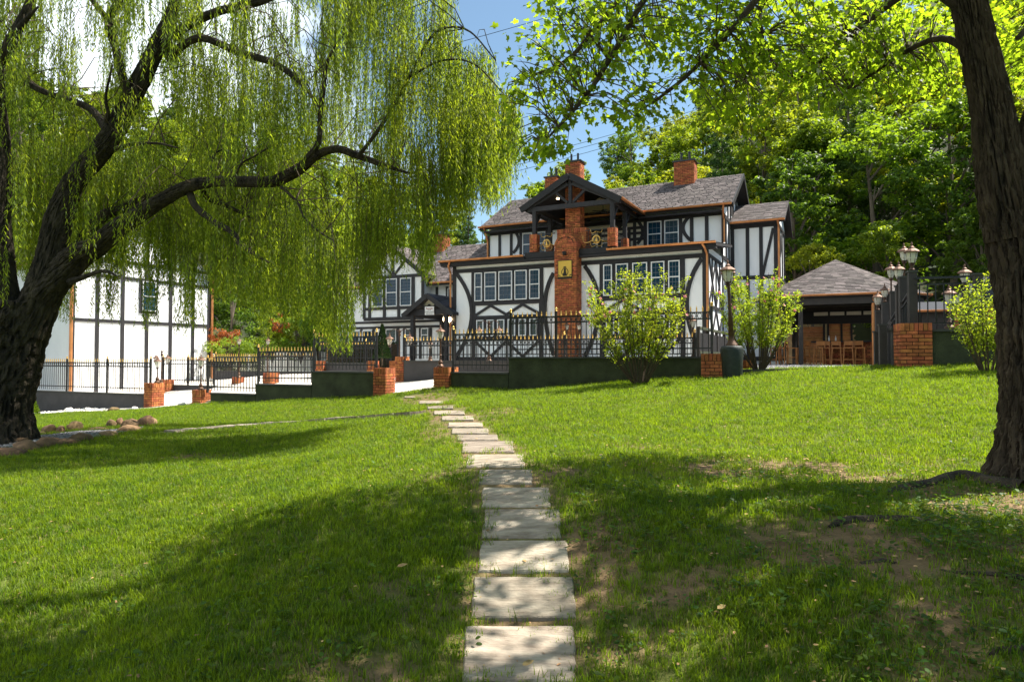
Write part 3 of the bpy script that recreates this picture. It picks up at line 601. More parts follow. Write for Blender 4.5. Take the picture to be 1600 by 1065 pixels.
# balcony porch
por = bpy.data.objects.new('balcony_porch', None); COL.objects.link(por); por.parent = house
xa_, za_ = -5.72, 8.08; xl_, xr__ = -7.98, -3.48; ze_ = 6.82; y0p = -.35
for sg, xe in ((-1, xl_), (1, xr__)):
    a, b_ = Vector((xa_, 0, za_)), Vector((xe, 0, ze_)); ny = 6.2
    mb = MB(); t_ = .13
    mb.add([(xa_,y0p,za_),(xe,y0p,ze_),(xe,YU+1.2,ze_),(xa_,ny,za_),(xa_,y0p,za_-t_),(xe,y0p,ze_-t_),(xe,YU+1.2,ze_-t_),(xa_,ny,za_-t_)], [(0,1,2,3),(7,6,5,4),(0,4,5,1),(1,5,6,2),(2,6,7,3),(3,7,4,0)] if sg < 0 else [(3,2,1,0),(4,5,6,7),(1,5,4,0),(2,6,5,1),(3,7,6,2),(0,4,7,3)])
    mb.build('porch_roof', 'soffit', por)
    A = (xe, y0p, ze_+.01); B = (xe, YU+.3, ze_+.01); C = (xa_, 6.0, za_+.01); D = (xa_, y0p, za_+.01)
    shingles(por, *( (A, B, C, D) if sg > 0 else (B, A, D, C)), name='roof_shingles')
    mb = MB(); mb.beam((xa_, y0p-.035, za_-.11), (xe+sg*.05, y0p-.035, ze_-.13), .05, .27, (0,0,1)); mb.build('bargeboard', 'dark', por)
    mb = MB(); mb.beam((xa_+sg*.10, y0p+.14, za_-.42), (xe+sg*-.35, y0p+.14, ze_-.03), .14, .16, (0,0,1)); mb.build('rafter', 'timber', por)
    gutter(por, (xe+sg*.07, y0p, ze_), (xe+sg*.07, YU-.4, ze_))
xpl, xpr = -7.42, -3.83
mb = MB(); mb.box(xpl-.35, xpr+.35, y0p+.08, y0p+.24, 6.60, 6.80); mb.build('tie_beam', 'timber', por)
mb = MB(); mb.box(xa_-.07, xa_+.07, y0p+.09, y0p+.23, 6.80, za_-.25); mb.build('king_post', 'timber', por)
for sg in (-1, 1): mb = MB(); mb.beam((xa_+sg*.12, y0p+.16, 6.84), (xa_+sg*.85, y0p+.16, 7.48), .11, .11, (0,1,0)); mb.build('strut', 'timber', por)
for x in (xpl, xpr):
    for y, zb in ((y0p+.16, 5.62), (1.55, 5.45)):
        mb = MB(); mb.box(x-.085, x+.085, y-.085, y+.085, zb-.1, 6.6); mb.build('post', 'timber', por)
        mb = MB(); mb.beam((x, y+.6, 6.55), (x, y+.08, 6.05), .1, .1, (1,0,0)); mb.build('brace', 'timber', por)
        e = bpy.data.objects.new('brick_pier', None); COL.objects.link(e); e.parent = por
        wpp = .36 if y < 1 else .3
        brickwork(e, x-wpp/2, y-wpp/2, ZE+.17, wpp, wpp, zb-ZE-.22, bl=.2, course=.078)
    mb = MB(); mb.box(x-.08, x+.08, y0p+.25, YU, 6.60, 6.78); mb.build('tie_beam', 'timber', por)
# wall behind the balcony: cream panels, timbers, glass doors
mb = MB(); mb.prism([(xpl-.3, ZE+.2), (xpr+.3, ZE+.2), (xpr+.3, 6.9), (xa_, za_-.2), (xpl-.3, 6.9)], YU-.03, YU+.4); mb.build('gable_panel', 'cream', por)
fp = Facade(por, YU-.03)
fp.h(xpl-.3, xpr+.3, 6.25, .13); fp.h(xpl-.3, xpr+.3, 6.0, .12); fp.h(xpl-.3, xpr+.3, 5.72, .13)
for x in (-7.2, -6.5, -5.72, -4.95, -4.25): fp.bar((x, 5.0), (x, 6.2), .13)
fp.bar((xa_+1.0, 6.3), (xa_+1.0, 7.5), .13)
for x0, sg in ((xa_+1.0, 1), (xa_+1.0, -1), (xa_-1., 1), (xa_-1., -1)): fp.bar((x0, 6.35), (x0+sg*.55, 6.9), .11)
for x0, x1 in ((-6.42, -5.82), (-5.62, -5.04), (-4.86, -4.34), (-7.1,-6.6)): window(por, x0, x1, 4.84, 5.66, YU-.05, 2, 4, 1, nm='glass_door')
for x, y in ((-6.75, .9), (-6.4, 2.0), (-4.7, 1.0)):
    z = ze_+(za_-ze_)*(1-abs(x-xa_)/2.25)-.15; mb = MB(); mb.lathe([(.07,-.02),(.07,.0)], 12, (x, y, z)); mb.build('downlight', 'lit', por)
mb = MB(); mb.lathe([(.02,0),(.02,.5)], 6, (-4.85,1.6,6.75)); mb.lathe([(.07,-.1),(.09,0),(.05,.05)], 10, (-4.85,1.6,6.75))
for k in range(5): a = 2*math.pi*k/5+.3; mb.beam((-4.85+.08*math.cos(a),1.6+.08*math.sin(a),6.72), (-4.85+.55*math.cos(a),1.6+.55*math.sin(a),6.70), .12, .012, (0,0,1))
mb.build('ceiling_fan', 'iron', por)
def ring(mb, c, R_, r_, n=14, m_=4, squash=1.):
    mb.tube([(c[0]+R_*math.cos(2*math.pi*k/n), c[1], c[2]+R_*squash*math.sin(2*math.pi*k/n)) for k in range(n+1)], r_, m_, False)
def scroll(mb, c, s, sg, r_=.012): mb.tube([(c[0]+sg*s*(t*1.1-.25*math.sin(6*t)), c[1], c[2]+s*(.35*math.cos(5*t)*(.4+t)+.6*t*t)) for t in [i/14 for i in range(15)]], r_, 5)
for xa0, xa1 in ((xpl+.2, bx0-.02), (bx1+.02, xpr-.2)):
    rl = bpy.data.objects.new('railing', None); COL.objects.link(rl); rl.parent = por; yr_ = y0p+.16
    mb = MB(); mb.box(xa0, xa1, yr_-.02, yr_+.02, ZE+.24, ZE+.27); mb.box(xa0, xa1, yr_-.02, yr_+.02, 5.55, 5.59)
    n_ = int((xa1-xa0)/.13)
    for i in range(1, n_): x = xa0+(xa1-xa0)*i/n_; mb.box(x-.008, x+.008, yr_-.008, yr_+.008, ZE+.27, 5.55)
    mb.build('rail', 'iron', rl)
    cx_ = (xa0+xa1)/2; mb = MB(); ring(mb, (cx_, yr_-.02, 5.15), .17, .016); ring(mb, (cx_, yr_-.02, 5.15), .13, .010)
    mb.prism([(cx_-.05,5.06),(cx_+.05,5.06),(cx_+.04,5.14),(cx_+.02,5.18),(cx_+.02,5.24),(cx_-.02,5.24),(cx_-.02,5.18),(cx_-.04,5.14)], yr_-.03, yr_-.015)
    for sg in (-1, 1): scroll(mb, (cx_+sg*.18, yr_-.02, 5.08), .36, sg)
    for sg in (-1, 1):
        for z_, s_2 in ((5.46, .2), (4.88, .2)): scroll(mb, (cx_+sg*.02, yr_-.02, z_), s_2, sg, .009)
    mb.build('gold_ornament', 'gold', rl)
for x, sg in ((xpr, 1),):                              # railing on the right return of the balcony
    mb = MB(); mb.box(x-.02, x+.02, .05, 1.4, 5.4, 5.44)
    for i in range(9): mb.box(x-.008, x+.008, .1+.14*i, .116+.14*i, ZE+.2, 5.4)
    mb.build('railing', 'iron', por)

# ---------------------------------------------------------------- entrance building on the left of the house
YA = 2.0
annex = thing('entrance_building', 'lower white timbered building with front gable, left of the large house behind the willow', 'house', toW(0, 0, ZB), -TH)
f2 = Facade(annex, YA); f3 = Facade(annex, YA+.7)
X0 = H(515, 500, YA+.7)[0]; gx0, gx1 = H(569, 440, YA)[0], H(662, 440, YA)[0]; gc = (gx0+gx1)/2; gap_ = H(612, 386, YA)[1]; ge = H(575, 432, YA)[1]
zb2 = H(612, 500, YA)[1]
mb = MB(); mb.box(X0, XL-.02, YA+.7, 9, -.4, 4.0); mb.build('wall', 'stucco', annex)
mb = MB(); mb.prism([(gx0, zb2), (gx1, zb2), (gx1, ge), (gc, gap_-.1), (gx0, ge)], YA, YA+4); mb.build('gable_wall', 'stucco', annex)
for sg, xe in ((-1, gx0-.3), (1, gx1+.3)):
    zev = ge-.1; mb = MB(); y0_ = YA-.35
    mb.add([(gc,y0_,gap_+.12),(xe,y0_,zev),(xe,YA+4,zev),(gc,YA+4,gap_+.12),(gc,y0_,gap_-.05),(xe,y0_,zev-.17),(xe,YA+4,zev-.17),(gc,YA+4,gap_-.05)], [(0,1,2,3),(7,6,5,4),(0,4,5,1),(1,5,6,2),(2,6,7,3),(3,7,4,0)]); mb.build('roof', 'soffit', annex)
    A, B, C, D = (xe, y0_, zev+.01), (xe, YA+4, zev+.01), (gc, YA+4, gap_+.13), (gc, y0_, gap_+.13)
    shingles(annex, *((A, B, C, D) if sg > 0 else (B, A, D, C)))
    mb = MB(); mb.beam((gc, y0_-.03, gap_+.0), (xe+sg*.05, y0_-.03, zev-.12), .05, .22, (0,0,1)); mb.build('bargeboard', 'dark', annex)
f2.h(gx0, gx1, ge-.1, .16); f2.bar((gc, ge), (gc, gap_-.15), .15)
for sg in (-1, 1): f2.bar((gc+sg*.1, ge), (gc+sg*.95, ge+(gap_-ge)*.62), .12)
zt, zbm = H(612, 435, YA)[1], H(612, 480, YA)[1]
f2.h(gx0, gx1, zt+.08, .15); f2.h(gx0, gx1, zbm-.05, .14); f2.h(gx0, gx1, zb2+.08, .18)
for p in (569.5, 578, 601, 623.5, 646, 661): f2.v(p, zb2+.1, zt, .17, 455)
for a, b_ in ((583,599), (604,621), (626,643.5)): window(annex, f2.pt(a, 455)[0], f2.pt(b_, 455)[0], zbm+.05, zt-.02, YA-.005, 3, 4)
for z in (H(540, 505, YA+.7)[1], H(540, 513, YA+.7)[1]): f3.h(X0, XL-.05, z, .12)
f3.bar((X0+.1, 0), (X0+.1, 3.9), .2)
zt2 = H(540, 515, YA+.7)[1]
for a, b_ in ((533,546),(550,563),(567,582)): window(annex, f3.pt(a, 530)[0], f3.pt(b_, 530)[0], zt2-1.0, zt2-.08, YA+.68, 2, 2, 1)
for a, b_ in ((604,620),(634,646),(659,670)): window(annex, f3.pt(a, 530)[0], f3.pt(b_, 530)[0], .35 if a == 604 else 1.0, zt2-.02, YA+.68, 3, 4, 2, 'glassg', nm='glass_door' if a == 604 else 'window')
for p in (530, 548, 565, 584, 602, 622, 632, 648, 657, 673): f3.v(p, .1, zt2, .15, 530)
downpipe(annex, [(X0-.05, YA+.6, 3.9), (X0-.05, YA+.6, 0)]); downpipe(annex, [(XL-.9, YA+.3, 4.0), (XL-.85, YA+.6, 3.7), (XL-.85, YA+.6, 0)])
# its main roof, ridge along x
zr2 = H(740, 382, 6)[1]; 
mb = MB(); mb.prism([(YA+.2, 4.02), (6.0, zr2), (9.8, 4.02), (9.8, 3.88), (6.0, zr2-.15), (YA+.2, 3.88)], X0-.4, XL-.01, 'x'); mb.build('roof', 'soffit', annex)
shingles(annex, (X0-.4, YA+.18, 4.03), (XL-.01, YA+.18, 4.03), (XL-.01, 6.0, zr2+.01), (X0-.4, 6.0, zr2+.01))
gutter(annex, (gx1+.3, YA+.12, 4.05), (XL-.03, YA+.12, 4.05)); gutter(annex, (X0-.4, YA+.12, 4.05), (gx0-.3, YA+.12, 4.05))
f3.v(683, 3.0, 3.85, .14, 450); f3.v(699, 3.0, 3.85, .14, 450); window(annex, f3.pt(701, 450)[0]-.02, f3.pt(707.5, 450)[0], 2.9, 3.75, YA+.68, 2, 3, 1)
e = bpy.data.objects.new('chimney', None); COL.objects.link(e); e.parent = annex
q0, q1 = H(671, 380, 5.4), H(698, 380, 5.4); zt3 = H(685, 366, 5.4)[1]
brickwork(e, q0[0], 5.4, zr2-1.0, q1[0]-q0[0]-.25, .8, zt3-zr2+1.0, soldier=False, bl=.22, course=.078)
mb = MB(); mb.box(q0[0]-.05, q1[0]-.2, 5.35, 6.25, zt3, zt3+.07); mb.build('chimney_cap', 'iron', e)
mb = MB(); mb.lathe([(.06,0),(.06,.45)], 10, (q1[0]-.5, 5.8, zt3+.07)); mb.build('flue', 'iron', e)
# entrance porch with its sign
YP = -.6
pch = thing('entrance_porch', 'small charcoal gabled entrance porch carrying a white sign, between the two white facades', 'porch', toW(0, 0, ZB), -TH)
pa, pl, pr2 = H(672, 458, YP), H(630, 490, YP), H(706, 489, YP); px0, px1 = pl[0], pr2[0]; pxa = (px0+px1)/2; pza = pa[1]; pze = (pl[1]+pr2[1])/2
for sg, xe in ((-1, px0), (1, px1)):
    mb = MB(); mb.add([(pxa,YP,pza),(xe,YP,pze),(xe,YA+.6,pze),(pxa,YA+.6,pza),(pxa,YP,pza-.1),(xe,YP,pze-.1),(xe,YA+.6,pze-.1),(pxa,YA+.6,pza-.1)], [(0,1,2,3),(7,6,5,4),(0,4,5,1),(1,5,6,2),(2,6,7,3),(3,7,4,0)]); mb.build('roof', 'soffit', pch)
    A, B, C, D = (xe, YP, pze+.01), (xe, YA+.6, pze+.01), (pxa, YA+.6, pza+.01), (pxa, YP, pza+.01)
    shingles(pch, *((A, B, C, D) if sg > 0 else (B, A, D, C)), mtl='shingle_dark')
    mb = MB(); mb.beam((pxa, YP-.035, pza-.1), (xe+sg*.04, YP-.035, pze-.1), .05, .22, (0,0,1)); mb.build('bargeboard', 'timber', pch)
    for y in (YP+.2, YA+.2): mb = MB(); mb.box(xe-sg*.42-.09, xe-sg*.42+.09, y-.09, y+.09, -.2, pze-.0); mb.build('post', 'timber', pch)
mb = MB(); mb.box(px0+.2, px1-.2, YP+.12, YP+.28, pze-.05, pze+.2); mb.build('tie_beam', 'timber', pch)
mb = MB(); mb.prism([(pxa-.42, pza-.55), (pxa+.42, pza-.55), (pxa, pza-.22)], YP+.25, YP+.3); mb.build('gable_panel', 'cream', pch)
mb = MB(); mb.box(pxa-.05, pxa+.05, YP+.12, YP+.2, pze+.2, pza-.5); mb.build('king_post', 'timber', pch)
for sg in (-1, 1): mb = MB(); mb.beam((pxa+sg*.15, YP+.16, pze+.2), (pxa+sg*.6, YP+.16, pze+.62), .08, .08, (0,1,0)); mb.build('strut', 'timber', pch)
a_, b_ = H(664, 479, YP+.05), H(678, 491.5, YP+.05); w2 = b_[0]-a_[0]
sg_ = bpy.data.objects.new('sign_board', MB().box(a_[0], b_[0], YP+.04, YP+.07, b_[1], a_[1]).mesh('sign_board', 'white_paint')); COL.objects.link(sg_); sg_.parent = pch
def textobj(body, size, loc, m_, parent, rot=(rad(90),0,0)):
    cu = bpy.data.curves.new('lettering', 'FONT'); cu.body = body; cu.size = size; cu.align_x = 'CENTER'; cu.extrude = .002; cu.materials.append(M[m_])
    tmp = bpy.data.objects.new('lettering_curve', cu); me = bpy.data.meshes.new_from_object(tmp); bpy.data.objects.remove(tmp)
    o = bpy.data.objects.new('lettering', me); COL.objects.link(o); o.parent = parent; o.location = loc; o.rotation_euler = rot; return o
xm = (a_[0]+b_[0])/2; zh = a_[1]-b_[1]
textobj('Rentals', .13, (xm, YP+.036, b_[1]+zh*.66), 'red', sg_); textobj('AT THE', .05, (xm, YP+.036, b_[1]+zh*.53), 'signdark', sg_); textobj('GUEST LODGE', .072, (xm, YP+.036, b_[1]+zh*.30), 'signdark', sg_); textobj('RESERVATIONS', .058, (xm, YP+.036, b_[1]+zh*.10), 'signdark', sg_)
for p in (695, 703):
    x, z = H(p, 499, YP+.5); mb = MB(); mb.lathe([(.03,-.14),(.08,-.05),(.09,.05),(.05,.12)], 8, (x, YP+.5, z)); mb.build('wall_lantern', 'lit', pch)

# ---------------------------------------------------------------- white gable building behind the willow
XG0 = H(328, 500, 0)
lb = thing('gable_building', 'tall white timbered building with one small window, seen through hanging willow on the left', 'house', W(110, 600, 33).to_tuple()[:2]+(-.3,), rad(90)-TH)
# local x runs away from the viewer along the gable wall, local -y faces the sun
def HB(px, py):
    d = ray(px, py); o0 = lb.location; ux, uy = s_, c_; nx, ny = c_, -s_
    t = (o0.x*nx+o0.y*ny)/(d[0]*nx+d[1]*ny); return (d[0]*t-o0.x)*ux+(d[1]*t-o0.y)*uy, CZ+d[2]*t-o0.z
LBW = HB(328, 500)[0]; zeb = 6.9; zrb = zeb+LBW/2*.62
mb = MB(); mb.prism([(0,0),(LBW,0),(LBW,zeb),(LBW/2,zrb),(0,zeb)], 0, 12); mb.build('wall', 'stucco', lb)
for x0, x1 in ((-.45, LBW/2), (LBW+.45, LBW/2)):
    zl = zeb-.28; mb = MB(); mb.prism([(x0, zl), (x1, zrb+.05), (x1, zrb+.2), (x0, zl+.15)] if x0 < x1 else [(x0, zl+.15), (x1, zrb+.2), (x1, zrb+.05), (x0, zl)], -.45, 12.3); mb.build('roof', 'shingle', lb)
fl = Facade(lb, 0)
hz1 = HB(220, 504)[1]; hz2 = HB(262, 442)[1]
fl.h(0, LBW, hz1, .17); fl.h(0, LBW, hz2, .17); fl.h(0, LBW, .1, .22); fl.h(0, LBW, zeb, .17)
for p in (113, 151.5, 191, 229, 266, 301, 326): x = HB(p, 500)[0]; fl.bar((x, .1), (x, zeb+(zrb-zeb)*max(0, 1-abs(x-LBW/2)/(LBW/2))-.1), .18)
wa, wb_ = HB(221, 439)[0], HB(242, 439)[0]; wz0, wz1 = HB(231, 486)[1], HB(231, 440)[1]
mb = MB(); mb.box(wa-.12, wb_+.12, -.06, .002, wz0-.14, wz1+.14); mb.build('window_surround', 'timber', lb)
window(lb, wa, wb_, wz0, wz1, -.06, 3, 3, 2)
downpipe(lb, [(LBW+.06, -.1, zeb-.2), (LBW+.06, -.1, 0)], .11); downpipe(lb, [(-.08, -.1, zeb-.2), (-.08, -.1, 0)], .13)
mb = MB(); mb.box(-.45, -.33, -.4, 12, zeb-.3, zeb-.15); mb.build('gutter', 'copper', lb)
# cream outbuilding to its left
ob = thing('outbuilding', 'small cream boarded outbuilding with brown double door, left of the white gable building', 'shed', (W(84, 610, 34)-Vector((2.2*c_, -2.2*s_, 0))).to_tuple()[:2]+(-.3,), -TH)
for i in range(14): mb = MB(); mb.box(-4.2+.3*i, -3.91+.3*i, 0, .06, 0, 3.6); mb.build('board', 'cream', ob)
mb = MB(); mb.box(-4.2, 1.9, .065, 2.0, 0, 3.6); mb.build('wall', 'stucco', ob)
mb = MB(); mb.prism([(-.5,3.55),(1.2,4.7),(3,3.55),(3,3.4),(1.2,4.5),(-.5,3.4)], -4.6, 2.0, 'x'); mb.build('roof', 'shingle', ob)
gutter(ob, (-4.6,-.58,3.55), (2,-.58,3.55))
mb = MB(); mb.box(-1.8, .1, -.05, -.003, 0, 2.3); d_ = mb.build('door', 'woodwall', ob)
for x0 in (-1.7, -.8): mb = MB(); mb.box(x0, x0+.75, -.08, -.052, .1, 2.2); mb.build('door_panel', 'bronze', d_)

# ---------------------------------------------------------------- stepping-stone path
path = bpy.data.objects.new('stone_path', None); COL.objects.link(path); path['kind'] = 'structure'
for k, (a, b_, y0, y1) in enumerate(STONES):
    sk = (y1-y0)*.07
    q = [onlawn(a-random.uniform(0,1)*sk, y1), onlawn(b_+random.uniform(-.5,.5)*sk, y1), onlawn(b_-sk*random.uniform(.4,1.2), y0), onlawn(a+sk*random.uniform(.4,1.2), y0)]
    ring_ = []
    for i in range(4):
        p0, p1 = q[i], q[(i+1)%4]; nrm = Vector((p1.y-p0.y, p0.x-p1.x, 0)).normalized()
        for j in range(7): t_ = j/7; pp = p0.lerp(p1, t_)+nrm*random.uniform(-.007, .007); ring_.append(pp)
    ctr = sum(ring_, Vector())/len(ring_); zt_ = sum(gz(p.x, p.y) for p in ring_)/len(ring_)-.008+.0018*max(0, ctr.y-5)
    mb = MB(); n_ = len(ring_)
    top = [(p.x-ctr.x, p.y-ctr.y, p.z-ctr.z+.006+.0016*max(0, ctr.y-5)) for p in ring_]; ins = [(x*.97, y*.97, z+.010) for x, y, z in top]; bot = [(x*1.01, y*1.01, z-.12) for x, y, z in top]
    mb.add(bot+top+ins, [(i, (i+1)%n_, (i+1)%n_+n_, i+n_) for i in range(n_)]+[(i+n_, (i+1)%n_+n_, (i+1)%n_+2*n_, i+2*n_) for i in range(n_)]+[tuple(range(2*n_, 3*n_))])
    mb.build('stone', 'stone', path, None).location = ctr
# side path: thin line of flags running left to the gravel bed
sp2 = [(655,646),(600,650),(545,654),(490,658),(430,662),(370,667),(310,672),(262,676)]
side = bpy.data.objects.new('side_path', None); COL.objects.link(side); side['kind'] = 'structure'
SIDE = [(onlawn(*sp2[i]), onlawn(*sp2[i+1])) for i in range(len(sp2)-1)]
for i in range(len(sp2)-1):
    p0, p1 = onlawn(*sp2[i]), onlawn(*sp2[i+1]); n_ = max(1, round((p1-p0).length/.62))
    for j in range(n_):
        a, b_ = p0.lerp(p1, (j+.04)/n_), p0.lerp(p1, (j+.96)/n_); d = (b_-a).normalized(); x = Vector((-d.y, d.x, 0))*.19
        a.z = gz(a.x, a.y)+.02; b_.z = gz(b_.x, b_.y)+.02; c = (a+b_)/2
        mb = MB(); mb.add([p-c+Vector((0,0,dz)) for dz in (-.08, .03) for p in (a-x, b_-x*random.uniform(.8,1.1), b_+x, a+x*random.uniform(.8,1.1))], BOXF); mb.build('stone', 'stone', side).location = c

# ---------------------------------------------------------------- retaining walls, brick piers
def lx(px, yl): return H(px, 560, yl)[0]
def wall_run(name, label, x0, x1, yl, z0, z1, th=.22, m_='wallgreen', cop=True):
    o = thing(name, label, 'wall', toW(x0, yl, z0), -TH)
    mb = MB(); mb.box(0, x1-x0, 0, th, 0, z1-z0-.05); mb.build('render', m_, o)
    if cop: mb = MB(); mb.box(-.02, x1-x0+.02, -.035, th+.035, z1-z0-.05, z1-z0); mb.build('coping', 'coping', o)
    return o
def fence(label, x0, x1, yl, zc, hr=1.17, posts=2, step=.155, rings=True, group=None, drop=.0, fine=False, endpost=(True, True)):
    o = thing('iron_fence', label, 'fence', toW(x0, yl, zc), -TH, group); L_ = x1-x0
    r1, r2, r0 = hr, hr-.17, .22
    for z in (r1, r2, r0): mb = MB(); mb.box(.0, L_, -.018, .018, z-.018, z+.018); mb.build('rail', 'iron', o)
    n_ = max(2, round(L_/step)); s = L_/n_
    pm, sm, rm = PICK
    for i in range(n_):
        x = s*(i+.5); a = link('picket', pm, o, loc=(x, 0, .07)); a.scale = (1, 1, hr-.07+.02)
        b_ = link('spear_point', sm, a, loc=(0,0,1)); b_.scale = (1, 1, 1/(hr-.05))
        if rings and i < n_-1: link('ring', rm, o, loc=(x+s/2, 0, (r1+r2)/2))
    for i in range(posts):
        if (i == 0 and not endpost[0]) or (i == posts-1 and not endpost[1]): continue
        x = L_*i/(posts-1); a = link('post', POST, o, loc=(x, 0, -.02)); a.scale = (1, 1, hr+.18)
        b_ = link('ball_finial', BALL, a, loc=(0,0,1)); b_.scale = (1, 1, 1/(hr+.18))
    return o
_b = MB(); _b.box(-.010,.010,-.010,.010,0,1); p1_ = _b.mesh('picket', 'iron')
_b = MB(); _b.lathe([(.012,0),(.024,.03),(.013,.05),(.022,.075),(.0,.17)], 6); s1_ = _b.mesh('spear_point', 'gold')
_b = MB(); _b.tube([(.055*math.cos(2*math.pi*k/12), 0, .068*math.sin(2*math.pi*k/12)) for k in range(13)], .009, 5, False); r1_ = _b.mesh('ring', 'iron')
PICK = (p1_, s1_, r1_)
_b = MB(); _b.box(-.03,.03,-.03,.03,0,1); POST = _b.mesh('post', 'iron')
_b = MB(); _b.lathe([(.03,0),(.035,.015),(.02,.03),(.038,.06),(.028,.095),(.0,.12)], 8); BALL = _b.mesh('ball_finial', 'gold')
def pier(px0, px1, label, yl, z0, z1, wd, singly=True, group=None, dy=0., course=.09, bl=.22):
    o = thing('brick_pier', label, 'pier', toW(lx(px0, yl+dy), yl+dy, z0), -TH, group); brickwork(o, 0, 0, 0, wd, wd, z1-z0, singly, course=course, bl=bl); return o
yw = YO+.06; FG = 'black iron fence sections on the garden wall'
zA, zB, zC, zD, zE, zF = 1.655, 1.185, 1.165, .68, .30, .155
xA0, xA1 = lx(795, YO), lx(1097, YO); xB0 = lx(703, YO); xC0, xC1 = lx(487, YO), lx(583, YO); xD0 = lx(400, YO); xE0 = lx(318, YO)
gb = lambda px: gz(*toW(lx(px, YO), YO).to_tuple()[:2])-.3
wall_run('retaining_wall', 'long dark green retaining wall behind the flowering shrub, right of the gateway', xA0, xA1, YO, .4, zA)
wall_run('retaining_wall', 'short low stretch of dark green wall just right of the gate pier', xB0, xA0-.02, YO, .3, zB)
wall_run('retaining_wall', 'highest stretch of dark green wall left of the gateway', xC0, xC1, YO, .0, zC)
wall_run('retaining_wall', 'middle step of the dark green wall left of the gateway', xD0, xC0-.02, YO, -.3, zD)
wall_run('retaining_wall', 'lowest stub of the dark green wall beside the side path', xE0+.4, xD0-.02, YO, -.5, zE)
fence('four-panel iron fence with gold spear tips behind the flowering shrub', lx(797, yw), lx(1112, yw), yw+.05, zA, posts=5, group=FG)
fence('iron fence section with gold tips just right of the gateway', lx(707, yw), lx(797, yw)-.05, yw+.05, zB, posts=2, group=FG, endpost=(True, False))
fence('iron fence section with gold tips just left of the gateway', lx(489, yw), lx(587, yw), yw+.05, zC, posts=2, group=FG)
fence('iron fence section on the middle step of the green wall', lx(402, yw), lx(489, yw)-.05, yw+.05, zD, posts=2, group=FG, endpost=(True, False))
fence('lowest iron fence section, beside the side path opening', lx(323, yw), lx(402, yw)-.05, yw+.05, zE, posts=2, group=FG, endpost=(True, False))
PG = 'brick piers of the garden wall'
pier(1095, 1130, 'low brick pier beside the black lamp base, at the right end of the long fence', YO-.02, 1.0, 1.73, .6, group=PG, dy=-.35, course=.098, bl=.23)
pier(677, 703, 'brick gate pier carrying a lantern, right of the gateway', YO-.02, .35, 1.33, .58, group=PG, dy=-.1)
pier(583, 617, 'brick gate pier without lantern, left of the gateway', YO-.02, .1, 1.30, .52, group=PG, dy=-.2)
pier(300, 324, 'small brick pier with lantern at the right of the side path', YO-.02, -.4, .40, .5, False, PG, dy=-.1)
pier(225, 258, 'brick pier with lantern at the left of the side path', YO-.02, -.6, .62, .54, False, PG, dy=-.15)
xF0, xF1 = lx(-60, YO), lx(228, YO)
wall_run('retaining_wall', 'long grey wall behind the white pebbles, left of the side path', xF0, xF1, YO, -1.2, zF, m_='wallgrey')
fence('long iron fence on the grey wall, in front of the white gable building', xF0, lx(234, yw), yw+.05, zF, hr=1.28, posts=6, group=FG)
# inner walls and fences of the yard
xi0, xi1 = lx(630, YI), lx(1085, YI)
wall_run('retaining_wall', 'inner grey wall of the terrace in front of the large house', xi0, xi1, YI, .6, 1.53, m_='wallgrey')
fence('inner iron fence of the terrace in front of the large house', xi0, xi1, YI+.1, 1.53, hr=.72, posts=6, group='inner fences of the yard')
mb = MB(); a = toW(xi0, YI+.2); b_ = toW(.4, YI+.2); c = toW(.4, -.02); d = toW(xi0, -.02)
mb.add([(p.x, p.y, z) for z in (.7, 1.46) for p in (a, b_, c, d)], BOXF); mb.build('terrace', 'concrete', None, 'structure')
pier(617, 631, 'brick pier at the left end of the inner terrace wall', YI-.02, .6, 1.68, .4, False, 'brick piers of the yard')
YJ = YI+3.0
wall_run('retaining_wall', 'inner grey wall behind the fence left of the gateway', lx(497, YJ), lx(583, YJ), YJ, .2, 1.42, m_='wallgrey')
fence('inner iron fence in front of the clipped dark hedge', lx(497, YJ), lx(608, YJ), YJ+.1, 1.42, hr=.80, posts=4, group='inner fences of the yard')
for a, b_, l_ in ((490, 500, 'small brick pier at the left end of the hedge fence'), (573, 590, 'brick pier behind the left gate pier'), (608, 617, 'small brick pier right of the clipped hedge')): pier(a, b_, l_, YJ-.4, .3, 1.5, .4, False, 'brick piers of the yard')
YK = YI+4.5
wall_run('retaining_wall', 'inner grey wall seen through the middle fence section', lx(335, YK), lx(488, YK), YK, -.4, .95, m_='wallgrey')
fence('inner iron fence seen through the middle fence section', lx(335, YK), lx(488, YK), YK+.1, .95, hr=.75, posts=5, group='inner fences of the yard')
pier(410, 430, 'brick pier seen through the middle fence section', YI+.5, .1, .98, .5, False, 'brick piers of the yard'); pier(362, 375, 'brick pier seen through the lowest fence section', YI+1, -.3, .75, .4, False, 'brick piers of the yard')
YM = YO+3.4
wall_run('retaining_wall', 'inner grey wall along the foot of the white gable building', lx(258, YM), lx(332, YM), YM, -.6, .12+.25, m_='wallgrey')
fence('inner iron fence in front of the white gable building', lx(252, YM), lx(332, YM), YM+.1, .37, hr=1.15, posts=3, group='inner fences of the yard', rings=False)
pier(244, 262, 'brick pier behind the left pier of the side path', YM-.5, -.5, .62, .55, False, 'brick piers of the yard')
